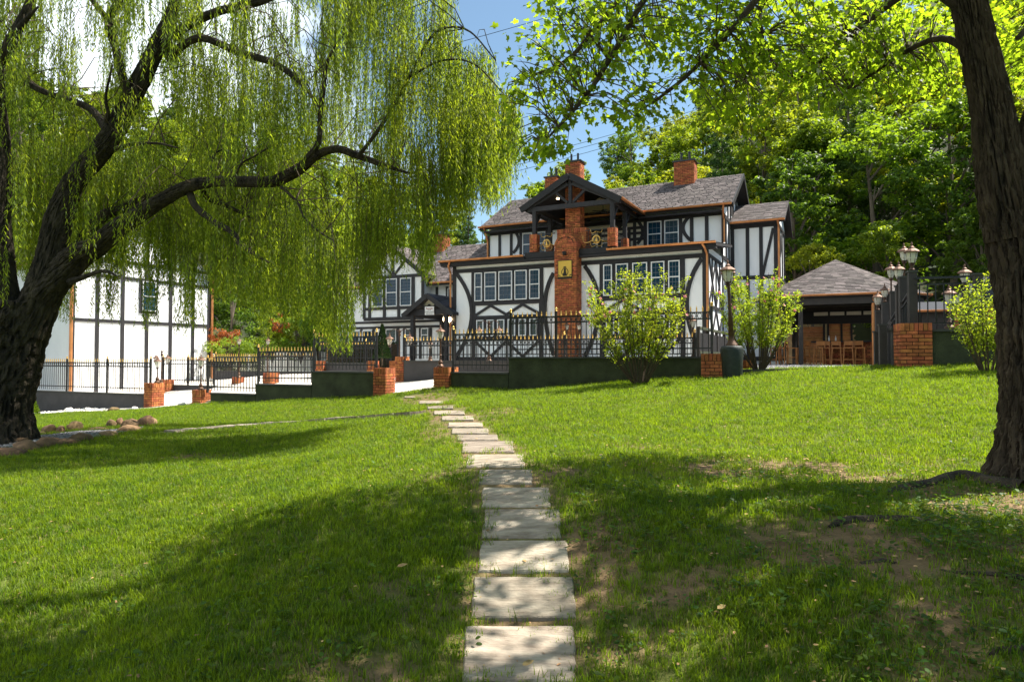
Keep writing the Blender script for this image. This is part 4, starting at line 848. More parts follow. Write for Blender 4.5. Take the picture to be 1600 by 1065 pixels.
# white gate box, hedge, conical evergreen, shed, lattice
sh = thing('storage_shed', 'low white shed with dark flat roof seen through the middle fence', 'shed', toW(lx(414, 4), 4, .3), -TH)
L_ = lx(487, 4)-lx(414, 4)
for i in range(9): mb = MB(); mb.box(L_*i/9, L_*(i+1)/9-.02, 0, .05, 0, 1.75); mb.build('panel', 'white', sh)
mb = MB(); mb.box(0, L_, .055, 1.8, 0, 1.75); mb.build('wall', 'white', sh); mb = MB(); mb.box(-.1, L_+.1, -.15, 1.9, 1.75, 2.35); mb.build('roof', 'shingle_dark', sh)
lf = thing('lattice_fence', 'weathered lattice fence panel on white posts beyond the yard', 'fence', toW(lx(333, 9), 9, .6), -TH)
L_ = lx(418, 9)-lx(333, 9)
mb = MB()
for i in range(int(L_/.2)+8):
    x = i*.2-1.6
    for sg in (-1, 1):
        a0 = x if sg > 0 else x+1.6; z0_, z1_ = .0, 1.6; x0_, x1_ = a0, a0+sg*1.6
        if x0_ < 0 or x1_ < 0 or x0_ > L_ or x1_ > L_: continue
        mb.beam((x0_, sg*.008, .15), (x1_, sg*.008, 1.75), .04, .008, (0,1,0))
mb.build('lattice', 'cream', lf, 'stuff')
for i in range(4): mb = MB(); mb.box(L_*i/3-.06, L_*i/3+.06, -.06, .06, 0, 2.05 if i != 1 else 2.3); mb.build('post', 'white', lf)
for z in (.12, 1.75): mb = MB(); mb.box(0, L_, -.04, .04, z, z+.09); mb.build('rail', 'cream', lf)

# ---------------------------------------------------------------- lamps
def lantern(parent, x, y, z, s=1.0):                  # z = foot of the lantern, 0.62 tall at s = 1
    mb = MB(); mb.lathe([(.03*s,0),(.07*s,.02*s),(.05*s,.05*s),(.085*s,.08*s)], 8, (x,y,z)); 
    for k in range(6): a = math.pi*k/3; mb.beam((x+.08*s*math.cos(a), y+.08*s*math.sin(a), z+.08*s), (x+.15*s*math.cos(a), y+.15*s*math.sin(a), z+.36*s), .012*s, .012*s, (math.cos(a), math.sin(a), 0))
    o = mb.build('lantern', 'bronze', parent)
    g_ = MB(); g_.lathe([(.075*s,.085*s),(.12*s,.20*s),(.145*s,.355*s)], 6, (x,y,z)); g_.build('lamp_glass', 'lampglass', o)
    h = MB(); h.lathe([(.19*s,.36*s),(.20*s,.375*s),(.17*s,.41*s),(.09*s,.46*s),(.055*s,.475*s),(.07*s,.50*s),(.03*s,.53*s),(.02*s,.56*s),(.03*s,.585*s),(.0,.66*s)], 10, (x,y,z)); h.build('lamp_cap', 'lampcap', o, smooth=False)
    return o
def pole_lamp(label, loc, hp, s=1.0, foot=.12, heads=1, arm=.3, rz=0, group=None, m_='bronze'):
    o = thing('lamp_post', label, 'lamp', loc, rz, group)
    mb = MB(); mb.lathe([(foot,0),(foot,.04),(foot*.55,.10),(foot*.65,.16),(.035,.24),(.03,hp*.45),(.042,hp*.46),(.028,hp*.48),(.024,hp-.02),(.04,hp)], 10); mb.build('pole', m_, o)
    if heads == 1: lantern(o, 0, 0, hp, s)
    else:
        for k in range(heads):
            a = 2*math.pi*k/heads; dx, dy = math.cos(a), math.sin(a); mb = MB()
            mb.tube([(dx*arm*t, dy*arm*t, hp+.10+.16*math.sin(math.pi*t*.92)) for t in [i/8 for i in range(9)]], .013, 6); mb.build('arm', m_, o)
            lantern(o, dx*arm, dy*arm, hp-.02-.42*s, s*.85)
        mb = MB(); mb.lathe([(.05,0),(.06,.05),(.03,.12),(.045,.18),(.0,.28)], 8, (0,0,hp)); mb.build('finial', m_, o)
    return o
LG = 'lantern lamps around the yard'
def on_pier(px, yl, z, label, top_py, **k):
    x = lx(px, yl); p = toW(x, yl, z); D = p.y; zt_ = W(px, top_py, D).z; pole_lamp(label, p, zt_-z-.62*k.get('s', .8), group=LG, **k)
on_pier(688, YO+.2, 1.33, 'single copper lantern on the right brick gate pier', 508, s=.8)
on_pier(246, YO+.1, .62, 'single lantern on the brick pier left of the side path', 556, s=.85)
on_pier(314, YO+.1, .40, 'single lantern on the small brick pier right of the side path', 554, s=.85)
def double(px, py0, py1, D, label, s=.8, arm=.38, rz=-TH, heads=2):
    a, b_ = W(px, py0, D), W(px, py1, D); pole_lamp(label, a, b_.z-a.z-.28, s, heads=heads, arm=arm, rz=rz, group=LG)
double(624, 592, 513, 27, 'twin lantern lamp in front of the entrance porch', 1.0, .48)
double(764, 565, 500, 25.5, 'twin lantern lamp between inner fence and the left window group', .9, .42)
double(252, 600, 546, 31.5, 'twin lantern lamp in front of the white gable building', .9, .40)
double(672, 565, 535, 27, 'short post lamp behind the inner terrace fence', .6, .2, heads=1)
double(886, 565, 506, 27.5, 'left of two short lamps before the brick chimney', .6, .2, heads=1) 
double(905, 565, 506, 27.5, 'right of two short lamps before the brick chimney', .6, .2, heads=1)
double(1083, 565, 500, 21.5, 'lamp right of the flowering shrub behind the long fence', .7, .2, heads=1)
double(373, 590, 530, 31, 'slim lamp before the lattice fence', .6, .2, heads=1); double(418, 590, 530, 31.5, 'slim lamp left of the white shed', .6, .2, heads=1)
# the big black based lamp right of the long fence
D_ = 17.4; a, b_ = W(1144, 583, D_), W(1137, 386, D_)
lp = thing('lamp_post', 'tall leaning bronze lamp post on a thick black base, between the flowering shrubs', 'lamp', (a.x, a.y, gz(a.x, a.y)-.08), 0, LG)
mb = MB(); mb.lathe([(.23,0),(.25,.08),(.265,.5),(.29,.78),(.27,.86),(.24,.89)], 18); mb.build('base', 'lampblack', lp, smooth=True)
tx_, tz_ = b_.x-a.x, b_.z-a.z; rise = tz_-.9
P_ = [(tx_*t, 0, .88+rise*t*.80) for t in (0,.02,.06,.10,.16,.17,.27,.28,.5,.98,1)]; mb = MB(); mb.tube(P_, [.17,.15,.10,.075,.065,.08,.055,.07,.042,.036,.05], 12); mb.build('pole', 'bronze', lp, smooth=True)
for sg in (-1, 1):
    mb = MB(); cx_ = tx_*.98; zb_ = .88+rise*.80; yy = sg*.30; mb.tube([(cx_+sg*.10*t, yy*t, zb_-.02+.10*math.sin(math.pi*t)) for t in [i/8 for i in range(9)]], .016, 6); mb.build('arm', 'bronze', lp); lantern(lp, cx_+sg*.10, yy, zb_-.33, 1.0)
mb = MB(); mb.lathe([(.05,0),(.07,.06),(.03,.14),(.05,.2),(.02,.26),(.0,.42)], 8, (tx_*.98, 0, .88+rise*.8)); mb.build('finial', 'bronze', lp)

# ---------------------------------------------------------------- terrace on the right: pier, wall, railing, box posts with lanterns
TR = -rad(16)
def rot2(o, x, y): return Vector((o.x+x*math.cos(TR)-y*math.sin(TR), o.y+x*math.sin(TR)+y*math.cos(TR), 0))
Dp = 16.8; pb = W(1408, 573, Dp); zgp = gz(pb.x, pb.y)-.15; ptop = W(1428, 505, Dp+.1).z; pwid = .70
pr = thing('brick_pier', 'tall brick pier under a square dark post, at the corner of the right terrace', 'pier', (pb.x, pb.y, zgp), TR, PG)
brickwork(pr, 0, 0, 0, pwid, .7, ptop-zgp, True, course=.092, bl=.26)
wl = thing('retaining_wall', 'dark green terrace wall between the tall brick pier and the maple trunk', 'wall', rot2(pb, pwid, .12)+Vector((0,0,zgp-.2)), TR)
zc_ = W(1500, 513, Dp-.5).z-zgp+.2; mb = MB(); mb.box(.002, 6.5, 0, .25, 0, zc_-.06); mb.build('render', 'wallgreen', wl); mb = MB(); mb.box(0.002, 6.5, -.05, .3, zc_-.06, zc_); mb.build('coping', 'coping', wl)
sw = thing('retaining_wall', 'grey stub of wall left of the tall brick pier', 'wall', rot2(pb, -.02, .72)+Vector((0,0,zgp-.1)), TR)
mb = MB(); mb.box(0, .3, 0, 1.0, 0, ptop-zgp-.05); mb.build('render', 'wallgrey', sw); mb = MB(); mb.box(-.03, .32, -.03, 1.03, ptop-zgp-.05, ptop-zgp+.02); mb.build('coping', 'coping', sw)
bp_ = W(1384, 575, 18.6); p2 = thing('brick_pier', 'narrow brick pier seen just left of the grey stub wall', 'pier', (bp_.x, bp_.y, zgp-.1), TR, PG); brickwork(p2, 0, 0, 0, .24, .5, W(1384, 521, 18.6).z-zgp+.1, False)
# terrace slab so that nothing floats
q0 = rot2(pb, -.0, .35); mb = MB(); tl = W(1500, 513, Dp-.5).z-.06
mb.add([(p.x, p.y, z) for z in (tl-.3, tl) for p in (rot2(pb, pwid-.4, .72), rot2(pb, pwid+6, .4), rot2(pb, pwid+8, 7), rot2(pb, pwid+2.2, 7))], BOXF); mb.build('terrace', 'coping', None, 'structure')
TG = 'square terrace posts with lanterns'
def boxpost(px, py0, py1, D, wd, label, lamp=0, s=.9):
    a = W(px, py0, D); zt_ = W(px, py1, D).z; o = thing('terrace_post', label, 'post', (a.x, a.y, a.z), TR, TG); h_ = zt_-a.z
    mb = MB(); mb.box(-wd/2, wd/2, -wd/2, wd/2, min(0, 1.15-a.z) if px < 1420 else 0, h_-.04); mb.build('post', 'post', o); mb = MB(); mb.box(-wd/2-.02, wd/2+.02, -wd/2-.02, wd/2+.02, h_-.04, h_); mb.build('post_cap', 'coping', o)
    if lamp: mb = MB(); mb.lathe([(.05,0),(.07,.03),(.04,.08),(.03,.16)], 8, (0,0,h_)); mb.build('lamp_stem', 'bronze', o); lantern(o, 0, 0, h_+.12, s)
    return o
boxpost(1426.5, 506, 423, Dp+.35, .19, 'tallest square dark post with lantern, standing on the tall brick pier', 1, .95)
boxpost(1412, 520, 432, 18.6, .19, 'square dark post without lantern just left of the tallest one')
boxpost(1406, 530, 446, 18.9, .17, 'second square post with lantern, left of the tallest one', 1, .86)
boxpost(1397, 540, 455, 20.2, .17, 'narrow square post without lantern in the middle of the receding row')
boxpost(1384, 560, 473, 22, .19, 'third square post with lantern, going left', 1, .78)
boxpost(1373, 578, 485, 22.5, .15, 'last square post with lantern at the left end of the receding row', 1, .85)
boxpost(1380, 578, 506, 17.8, .17, 'short square post without lantern near the copper downpipe'); boxpost(1370.5, 578, 517, 18.2, .13, 'shortest square post without lantern beside the bar pavilion')
for px, py0, py1, D, l_ in ((1414.5, 520, 379, 20.5, 'bronze pole lamp behind the tallest terrace post'), (1394, 540, 408, 22, 'bronze pole lamp above the middle of the receding posts'), (1484, 513, 444, 19, 'pole lamp standing on the terrace behind the railing')):
    a, b_ = W(px, py0, D), W(px, py1, D); a.z = min(a.z, 1.25) if px < 1420 else a.z; pole_lamp(l_, a, b_.z-a.z-.62, .95, heads=1, group=LG)
boxpost(1509, 513, 452, 19.5, .14, 'square post with lantern behind the right part of the railing', 1, .95)
# railing panels between the posts
def railing(a, b_, h_, label, n_):
    o = thing('terrace_railing', label, 'railing', a, math.atan2(b_.y-a.y, b_.x-a.x)); L_ = math.hypot(b_.x-a.x, b_.y-a.y); dz = b_.z-a.z
    for z, t_ in ((h_, .05), (h_-.16, .03), (.12, .03)): mb = MB(); mb.beam((0,0,z), (L_,0,z+dz), .05, t_, (0,0,1)); mb.build('rail', 'iron', o)
    for i in range(n_): x = L_*(i+.5)/n_; zz_ = dz*x/L_; mb = MB(); mb.box(x-.012, x+.012, -.012, .012, .12+zz_, h_-.16+zz_); mb.build('baluster', 'iron', o)
    return o
ra = rot2(pb, .42, .3); rb_ = rot2(pb, 2.35, .22)
ra.z = rb_.z = ptop-.12; railing(ra, rb_, W(1480, 431, Dp-.3).z-ptop+.12, 'black railing on the green terrace wall, between square posts', 11)
boxpost(1529, 515, 427, Dp-.75, .17, 'square dark post at the right end of the terrace railing')
rc = rot2(pb, 2.35, .22); rd = rot2(pb, 6, .1); rc.z = rd.z = ptop-.12; railing(rc, rd, W(1480, 431, Dp-.3).z-ptop+.12, 'black railing continuing behind the maple trunk', 20)
railing(W(1373, 575, 22.5), W(1426, 508, 17.3), .95, 'receding stair railing between the square posts with lanterns', 16)
so_ = thing('garden_shed', 'brown shed with dark roof behind the terrace railing', 'shed', W(1440, 520, 27).to_tuple()[:2]+(2.2,), TR)
mb = MB(); mb.box(0, 3.2, 0, 3, 0, 1.3); mb.build('wall', 'dark', so_)
for i in range(6): mb = MB(); mb.box(.53*i+.01, .53*i+.52, -.04, -.002, 0, 1.25); mb.build('board', 'post', so_)
mb = MB(); mb.prism([(-.3,1.3),(1.5,1.75),(3.3,1.3),(3.3,1.2),(1.5,1.6),(-.3,1.2)], -.3, 3.5, 'x'); mb.build('roof', 'shingle_dark', so_); gutter(so_, (-.3,-.36,1.3), (3.5,-.36,1.3))
pg = thing('brick_grill_hut', 'small brick hut with slanted dark roof behind the right end of the railing', 'hut', W(1508, 515, 22).to_tuple()[:2]+(1.9,), TR)
brickwork(pg, 0, 0, 0, 1.5, 1.0, 1.5, False); mb = MB(); mb.prism([(-.2,1.5),(1.7,1.5),(.75,2.4)], -.2, 1.2); mb.build('roof', 'shingle_dark', pg)

# ---------------------------------------------------------------- bar pavilion
YV = 4.6; zg = 1.31
pv = thing('bar_pavilion', 'open bar pavilion with brown shingle roof and copper gutter, right of the large house', 'pavilion', toW(0, 0, zg), -TH)
def HV(px, py, yl): x, z = H(px, py, yl); return x, z+ZB-zg
vx0, vx1 = HV(1252, 571, YV)[0], HV(1366, 571, YV)[0]; ez = HV(1320, 459, YV-.4)[1]; ex1 = HV(1393, 457, YV-.4)[0]; ex0 = vx0-1.0
apx = HV(1305, 406, YV+2.7); AP = (apx[0], YV+2.7, apx[1]); ring_p = [(ex0, YV-.4), (ex1, YV-.4), (ex1+1.5, YV+1.4), (ex1+1.5, YV+4.2), (ex1-.2, YV+5.6), (ex0+.2, YV+5.6), (ex0-1.0, YV+3.5), (ex0-1.0, YV+.9)]
for i in range(len(ring_p)):
    a, b_ = ring_p[i], ring_p[(i+1)%len(ring_p)]; A = Vector((*a, ez)); B = Vector((*b_, ez)); Ap = Vector(AP)
    mb = MB(); mb.add([A, B, Ap, A-Vector((0,0,.1)), B-Vector((0,0,.1)), Ap-Vector((0,0,.12))], [(0,1,2),(5,4,3),(0,3,4,1),(1,4,5,2),(2,5,3,0)]); mb.build('roof', 'soffit', pv)
    if i in (0,1,7): shingles(pv, A+Vector((0,0,.01)), B+Vector((0,0,.01)), Ap+Vector((0,0,.01)), Ap+Vector((0,0,.01)), exp=.17, tab=.34)
    dd = (B-A).normalized(); gutter(pv, A+Vector((-dd.y*-.06, -dd.x*.06, .02)), B+Vector((-dd.y*-.06, -dd.x*.06, .02)))
    mb = MB(); k_ = .93; A2 = Vector((AP[0]+(A.x-AP[0])*k_, AP[1]+(A.y-AP[1])*k_, ez-.26)); B2 = Vector((AP[0]+(B.x-AP[0])*k_, AP[1]+(B.y-AP[1])*k_, ez-.26)); mb.beam(A2, B2, .12, .28, (0,0,1)); mb.build('fascia_beam', 'post', pv)
for x, y in ((vx0, YV), (vx1+.1, YV), (vx0-.6, YV+4.8), (vx1+1.2, YV+2), (vx1+1.0, YV+4.6), (vx0-1.4, YV+2)):
    mb = MB(); mb.box(x-.09, x+.09, y-.09, y+.09, -.1, ez-.2); mb.build('post', 'post', pv)
downpipe(pv, [(vx1+.05, YV-.46, ez-.02), (vx1+.02, YV-.2, ez-.3), (vx1-.02, YV-.14, ez-.5), (vx1-.02, YV-.14, 0)], .1)
mb = MB(); mb.box(ex0, ex1+.8, YV+4.9, YV+5.05, ez-1.0, ez-.35); mb.build('back_beam', 'dark', pv)
for i in range(4): x0_ = vx0+.35+i*.72; mb = MB(); mb.box(x0_, x0_+.62, YV+4.2, YV+4.3, ez-.62, ez-.46); mb.build('light_panel', 'cream', pv)
fx0 = HV(1232, 571, YV+.3)[0]; mb = MB(); mb.box(vx0-1.6, vx1+1.0, YV-.1, YV+5.5, -.3, .0); mb.build('floor_slab', 'concrete', pv)
# brick bar counter, cedar screen behind
bar = thing('bar_counter', 'brick bar counter with dark top inside the pavilion', 'bar', toW(HV(1287, 570, YV+1.5)[0], YV+1.5, zg), -TH)
bw = HV(1366, 570, YV+1.5)[0]-HV(1287, 570, YV+1.5)[0]; brickwork(bar, 0, 0, 0, bw, .5, 1.02, False, course=.085, bl=.23, soldier=False)
mb = MB(); mb.box(-.5, bw+.1, -.2, .7, 1.02, 1.08); mb.build('bar_top', 'dark', bar)
for px in (1295.5, 1306):
    x = HV(px, 530, YV+1.6)[0]; bt = MB(); bt.lathe([(.035,0),(.035,.13),(.012,.18),(.012,.24)], 8); p = toW(x, YV+1.6, zg+1.08)
    o = bt.build('bottle', 'white', None); o.location = p; tag(o, 'small white bottle, %s of the pair on the bar top' % ('left' if px < 1300 else 'right'), 'bottle', 'bottles on the bar')
scn = thing('cedar_screen', 'cedar board screen wall at the back of the bar pavilion', 'screen', toW(HV(1246, 570, YV+5.8)[0], YV+5.8, zg), -TH)
sw_ = HV(1336, 570, YV+5.8)[0]-HV(1246, 570, YV+5.8)[0]
for i in range(14): mb = MB(); mb.box(0, sw_*.48, -.03+.002*(i%2), 0, .10+i*.13, .215+i*.13); mb.build('board', 'woodwall', scn)
for i in range(16): mb = MB(); mb.box(sw_*.55, sw_*(.95-.0*i), -.03+.002*(i%2), 0, .10+i*.13, .215+i*.13); mb.build('board', 'woodwall', scn)
for x in (0, .48, .55, .78, .95): mb = MB(); mb.box(sw_*x-.05, sw_*x+.05, -.09, -.035, 0, 2.35); mb.build('post', 'dark', scn)
# bar stools
def stool(label, loc, rz):
    o = thing('bar_stool', label, 'bar stool', loc, rz, 'oak bar stools in the pavilion')
    for sx_ in (-1, 1):
        mb = MB(); mb.beam((sx_*.20, -.19, 0), (sx_*.165, -.16, .74), .04, .04); mb.build('leg', 'wood', o)
        mb = MB(); mb.beam((sx_*.20, .20, 0), (sx_*.165, .16, .74), .04, .04); mb.beam((sx_*.165, .16, .74), (sx_*.17, .22, 1.05), .04, .035); mb.build('leg', 'wood', o)
    mb = MB(); mb.box(-.20, .20, -.20, .19, .74, .78); mb.build('seat', 'wood', o)
    mb = MB(); mb.box(-.19, .19, .185, .21, .88, 1.06); mb.build('backrest', 'wood', o)
    for z, y in ((.25, -.18), (.25, .19)): mb = MB(); mb.box(-.18, .18, y-.012, y+.012, z-.018, z+.018); mb.build('footrest', 'wood', o)
    for sx_ in (-1, 1): mb = MB(); mb.box(sx_*.185-.012, sx_*.185+.012, -.17, .18, .33, .36); mb.build('stretcher', 'wood', o)
    return o
for px, yy, rz, l_ in ((1281, YV+.75, 2.9, 'bar stool angled at the left end of the brick counter'), (1290, YV+.9, 3.14, 'first bar stool facing the counter, left of the bottles'), (1307, YV+.9, 3.20, 'second bar stool, in the middle of the counter'), (1326, YV+.9, 3.10, 'third bar stool, right of the middle'), (1343, YV+1.0, 3.3, 'rightmost bar stool, in shade against the brick counter'),
                       (1222, YV+.7, 1.3, 'bar stool behind the right edge of the flowering shrub'), (1238, YV+.7, -1.4, 'bar stool just left of the pavilion front post'), (1256, YV+1.4, 2.2, 'bar stool just right of the pavilion front post'), (1213, YV+1.2, 2.9, 'leftmost bar stool, half hidden by the flowering shrub')):
    x = H(px, 571, yy)[0]; stool(l_, toW(x, yy, zg), -TH+rz+3.14)
# gravel apron and pale flag
mb = MB(); A = toW(XPAV+.1, YO+1.9); B = toW(8.6, YO+1.0); Cc = toW(9.5, YV+1); Dd = toW(.35, YV+1); 
mb.add([(A.x, A.y, 1.25), (B.x, B.y, 1.30), (Cc.x, Cc.y, 1.32), (Dd.x, Dd.y, 1.32)], [(0,1,2,3)]); mb.build('gravel_court', 'gravel', None, 'structure')
gx_, gy_ = RNG.uniform(0, 1, 9000), RNG.uniform(0, 1, 9000)
def stones(name, P, S, mtl, flat=.6):                 # little tumbled stones as one mass
    n_ = len(P); base = np.array([(1,0,0),(0,1,0),(-1,0,0),(0,-1,0),(0,0,1),(0,0,-.6)], float); Fz = [(0,1,4),(1,2,4),(2,3,4),(3,0,4),(1,0,5),(2,1,5),(3,2,5),(0,3,5)]
    B_ = base[None]*RNG.uniform(.6, 1.2, (n_, 6, 1))*S[:,None,None]; B_[:,:,2] *= flat; an = RNG.uniform(0, 6.28, n_); ca, sa = np.cos(an)[:,None], np.sin(an)[:,None]
    x = B_[:,:,0]*ca-B_[:,:,1]*sa; y = B_[:,:,0]*sa+B_[:,:,1]*ca; V_ = np.stack([x, y, B_[:,:,2]], -1)+P[:,None,:]
    tri = V_[:, np.array(Fz).ravel(), :].reshape(-1, 3); return np_mesh(name, tri, 3, mtl, np.repeat(RNG.uniform(0, 1, n_), 8), None, 'stuff')
A3, B3, C3, D3 = [np.array(v) for v in ((A.x,A.y,1.27),(B.x,B.y,1.32),(Cc.x,Cc.y,1.33),(Dd.x,Dd.y,1.33))]
gp = (A3*(1-gx_)[:,None]+B3*gx_[:,None])*(1-gy_)[:,None]+(D3*(1-gx_)[:,None]+C3*gx_[:,None])*gy_[:,None]
stones('gravel', gp, RNG.uniform(.02, .05, 9000), 'gravel')
mb = MB(); a = [W(1268,578,19.5), W(1296,578,19.5), W(1306,571.5,24), W(1287,571.5,24)]; mb.add([(p.x, p.y, z) for z in (1.2, 1.345) for p in a], BOXF); mb.build('paving_slab', 'white_tile', None, 'structure')
mb = MB(); a = W(1150, 581, 18.1); b_ = W(1368, 576, 18.5); a.z = 1.26; b_.z = 1.32; mb.beam(a, b_, .1, .1, (0,0,1)); tag(mb.build('timber_edging', 'post', None), 'low timber edging between the lawn and the grey gravel', 'edging')
for px, py, D, w_, h_, l_ in ((1155, 580, 19.5, .35, .42, 'small brick pier just right of the black lamp base'),):
    p = W(px, py, D); o = thing('brick_pier', l_, 'pier', p, -TH, PG); brickwork(o, 0, 0, -.1, w_, w_, h_, False)
p = W(1150, 575, 21.5); pen = thing('pool_enclosure', 'low olive framed enclosure with dark panels along the side of the house', 'enclosure', toW(.9, -6.5, 1.3), -TH)
for y in (0, 1.6, 3.2, 4.8, 6.2): mb = MB(); mb.box(-.05, .05, y-.05, y+.05, 0, 1.25); mb.build('post', 'post', pen)
mb = MB(); mb.box(-.02, .02, 0, 6.2, .12, 1.1); mb.build('panel', 'dark', pen)
for z in (.1, .45, 1.2): mb = MB(); mb.box(-.06, .06, 0, 6.2, z, z+.08); mb.build('rail', 'wallgreen', pen)

# ---------------------------------------------------------------- boulders round the gravel bed, pebbles
def rock(name, label, p, sx_, sy_, sz_, seed, mtl='rock', cat='rock', group=None):
    mb = MB(); n_, m_ = 14, 9; V_ = []
    for j in range(m_):
        ph = math.pi*(j/(m_-1)-.5)
        for i in range(n_):
            a = 2*math.pi*i/n_; v = Vector((math.cos(ph)*math.cos(a), math.cos(ph)*math.sin(a), math.sin(ph))); k_ = 1+.30*noise.noise(v*1.3+Vector((seed, 0, 0)))+.10*noise.noise(v*3.5+Vector((seed, 9, 0)))
            V_.append((v.x*sx_*k_, v.y*sy_*k_, v.z*sz_*k_))
    mb.add(V_, [(j*n_+i, j*n_+(i+1)%n_, (j+1)*n_+(i+1)%n_, (j+1)*n_+i) for j in range(m_-1) for i in range(n_)])
    o = mb.build(name, mtl, None, smooth=True); o.location = p; o.rotation_euler = (0, 0, seed*1.7); return tag(o, label, cat, group)
RB = [(12,712,.30,.10,'long flat boulder at the front left corner of the gravel bed'),(40,703,.27,.13,'rounded brown boulder, second from the left along the front edge of the bed'),(74,697,.26,.13,'mossy boulder in the middle of the front edge of the bed'),(103,694,.22,.08,'thin flat stone along the front edge of the bed'),
      (127,688,.22,.10,'dull boulder right of the thin flat stone on the front edge'),(170,681,.26,.08,'pale flat stone on the front right edge of the bed'),(200,674,.28,.10,'pale slab-like rock before the round boulders'),
      (52,680,.24,.06,'thin pale stone near the willow trunk on the back edge'),(78,676,.17,.13,'dark boulder on the back edge left of the square one'),(95,676,.13,.11,'small dark boulder between two larger ones at the back'),(117,673,.17,.17,'squarish dark boulder on the back edge of the bed'),
      (150,672,.24,.05,'long thin pale stone on the back edge of the bed'),(173,668,.15,.15,'brown boulder at the left of the right-hand cluster'),(187,667,.14,.16,'small dark boulder inside the right-hand cluster'),(203,668,.21,.13,'broad boulder in front in the right-hand cluster'),(206,663,.17,.10,'low dark boulder behind the broad one'),
      (228,665,.22,.17,'largest rounded boulder of the right-hand cluster'),(240,664,.12,.12,'small dark boulder behind the largest one'),(32,692,.12,.08,'small pale stone beside the willow trunk')]
for k, (px, py, r_, h_, l_) in enumerate(RB):
    p = onlawn(px, py, 4, 27); rock('boulder', l_, (p.x, p.y, gz(p.x, p.y)+h_*.35), r_*1.05, r_*.7, h_*1.05, k*1.37, group='boulders round the gravel bed')
bed = [onlawn(*q) for q in ((-60,712),(60,695),(130,688),(200,675),(226,668),(150,674),(60,682),(-60,690))]
mb = MB(); mb.add([(p.x, p.y, gz(p.x, p.y)+.025) for p in bed], [tuple(range(8))]); mb.build('gravel_bed', 'gravel', None, 'structure')
P_ = []
while len(P_) < 7000:
    t_ = random.random()*3; i = int(t_); f_ = t_-i; a = bed[i].lerp(bed[i+1], f_) if i < 3 else bed[3]; b_ = bed[7-i].lerp(bed[6-i], f_) if i < 3 else bed[4]; q = a.lerp(b_, random.random()); P_.append((q.x, q.y, gz(q.x, q.y)+.03))
stones('gravel', np.array(P_), RNG.uniform(.012, .028, 7000), 'gravel')
P_ = []; 
for k in range(900):
    px = random.uniform(-30, 165); p = W(px, 641-(px/165)*3+random.uniform(-1.2, 4.2), 28.6+random.random()*1.2-(px+30)/200); P_.append((p.x, p.y, min(-.35, gz(p.x, p.y)+.04)))
P_ = np.array(P_); P_[:,2] = yz = np.array([gz(a, b_)+.03 for a, b_, _ in P_]); stones('pebbles', P_, RNG.uniform(.04, .13, 900), 'pebble', .55)
for k, (px, py, D, r_) in enumerate(((108,636,28.4,.19),(137,639,28.0,.16),(178,639,26.8,.22),(285,629,26.2,.17),(210,639,26.9,.14))):
    p = W(px, py, D); rock('fieldstone', ('pale angular rock on the pebbles by the grey wall','small grey rock on the pebbles','flat brown rock at the lawn edge below the pebbles','grey rock beside the side path opening','small rock at the lawn edge left of the brick pier')[k], (p.x, p.y, gz(p.x, p.y)+.06), r_, r_*.8, r_*.6, k+.5, 'pebble' if k != 2 else 'rock', group='loose rocks by the side path')

# ================================================================ vegetation
M['leaf_willow'] = leafmat('willow_leaf', (.055,.115,.010), (.185,.235,.022), (.37,.52,.03), .54, nscale=.9)
M['leaf_maple'] = leafmat('maple_leaf', (.028,.080,.008), (.085,.15,.012), (.29,.50,.02), .60, nscale=1.2)
M['leaf_dark'] = leafmat('forest_leaf_dark', (.028,.075,.010), (.08,.14,.014), (.18,.34,.02), .42, nscale=.25, hue=.02)
M['leaf_mid'] = leafmat('forest_leaf', (.06,.12,.010), (.16,.21,.016), (.34,.48,.02), .45, nscale=.25, hue=.025)
M['leaf_yel'] = leafmat('forest_leaf_yellow', (.085,.16,.012), (.19,.25,.016), (.36,.52,.02), .48, nscale=.3, hue=.02)
M['leaf_pine'] = leafmat('pine_needles', (.03,.07,.014), (.07,.12,.02), (.10,.22,.02), .3, nscale=.4, hue=.01)
M['leaf_shrub'] = leafmat('shrub_leaf', (.085,.155,.012), (.21,.29,.02), (.40,.56,.03), .50, nscale=2)
M['leaf_red'] = leafmat('red_leaf', (.14,.04,.015), (.30,.09,.02), (.4,.12,.02), .3, nscale=1)
M['leaf_hedge'] = leafmat('hedge_leaf', (.012,.035,.010), (.03,.06,.015), (.03,.08,.01), .2, nscale=2)
M['leaf_lime'] = leafmat('lime_leaf', (.08,.17,.012), (.16,.24,.02), (.25,.42,.02), .4, nscale=1)
M['grass'] = leafmat('grass_blade', (.022,.074,.005), (.150,.205,.010), (.25,.42,.010), .42, nscale=2.6, hue=.008, val=.45)
M['straw'] = leafmat('straw_blade', (.20,.17,.05), (.34,.28,.10), (.3,.28,.08), .3, nscale=3)
M['weed'] = leafmat('weed_leaf', (.035,.085,.006), (.085,.145,.010), (.15,.28,.01), .38, nscale=2, hue=.02)
M['dead'] = mat('dead_leaf', (.30,.18,.08), .8, .4, 30, rnd=.5)

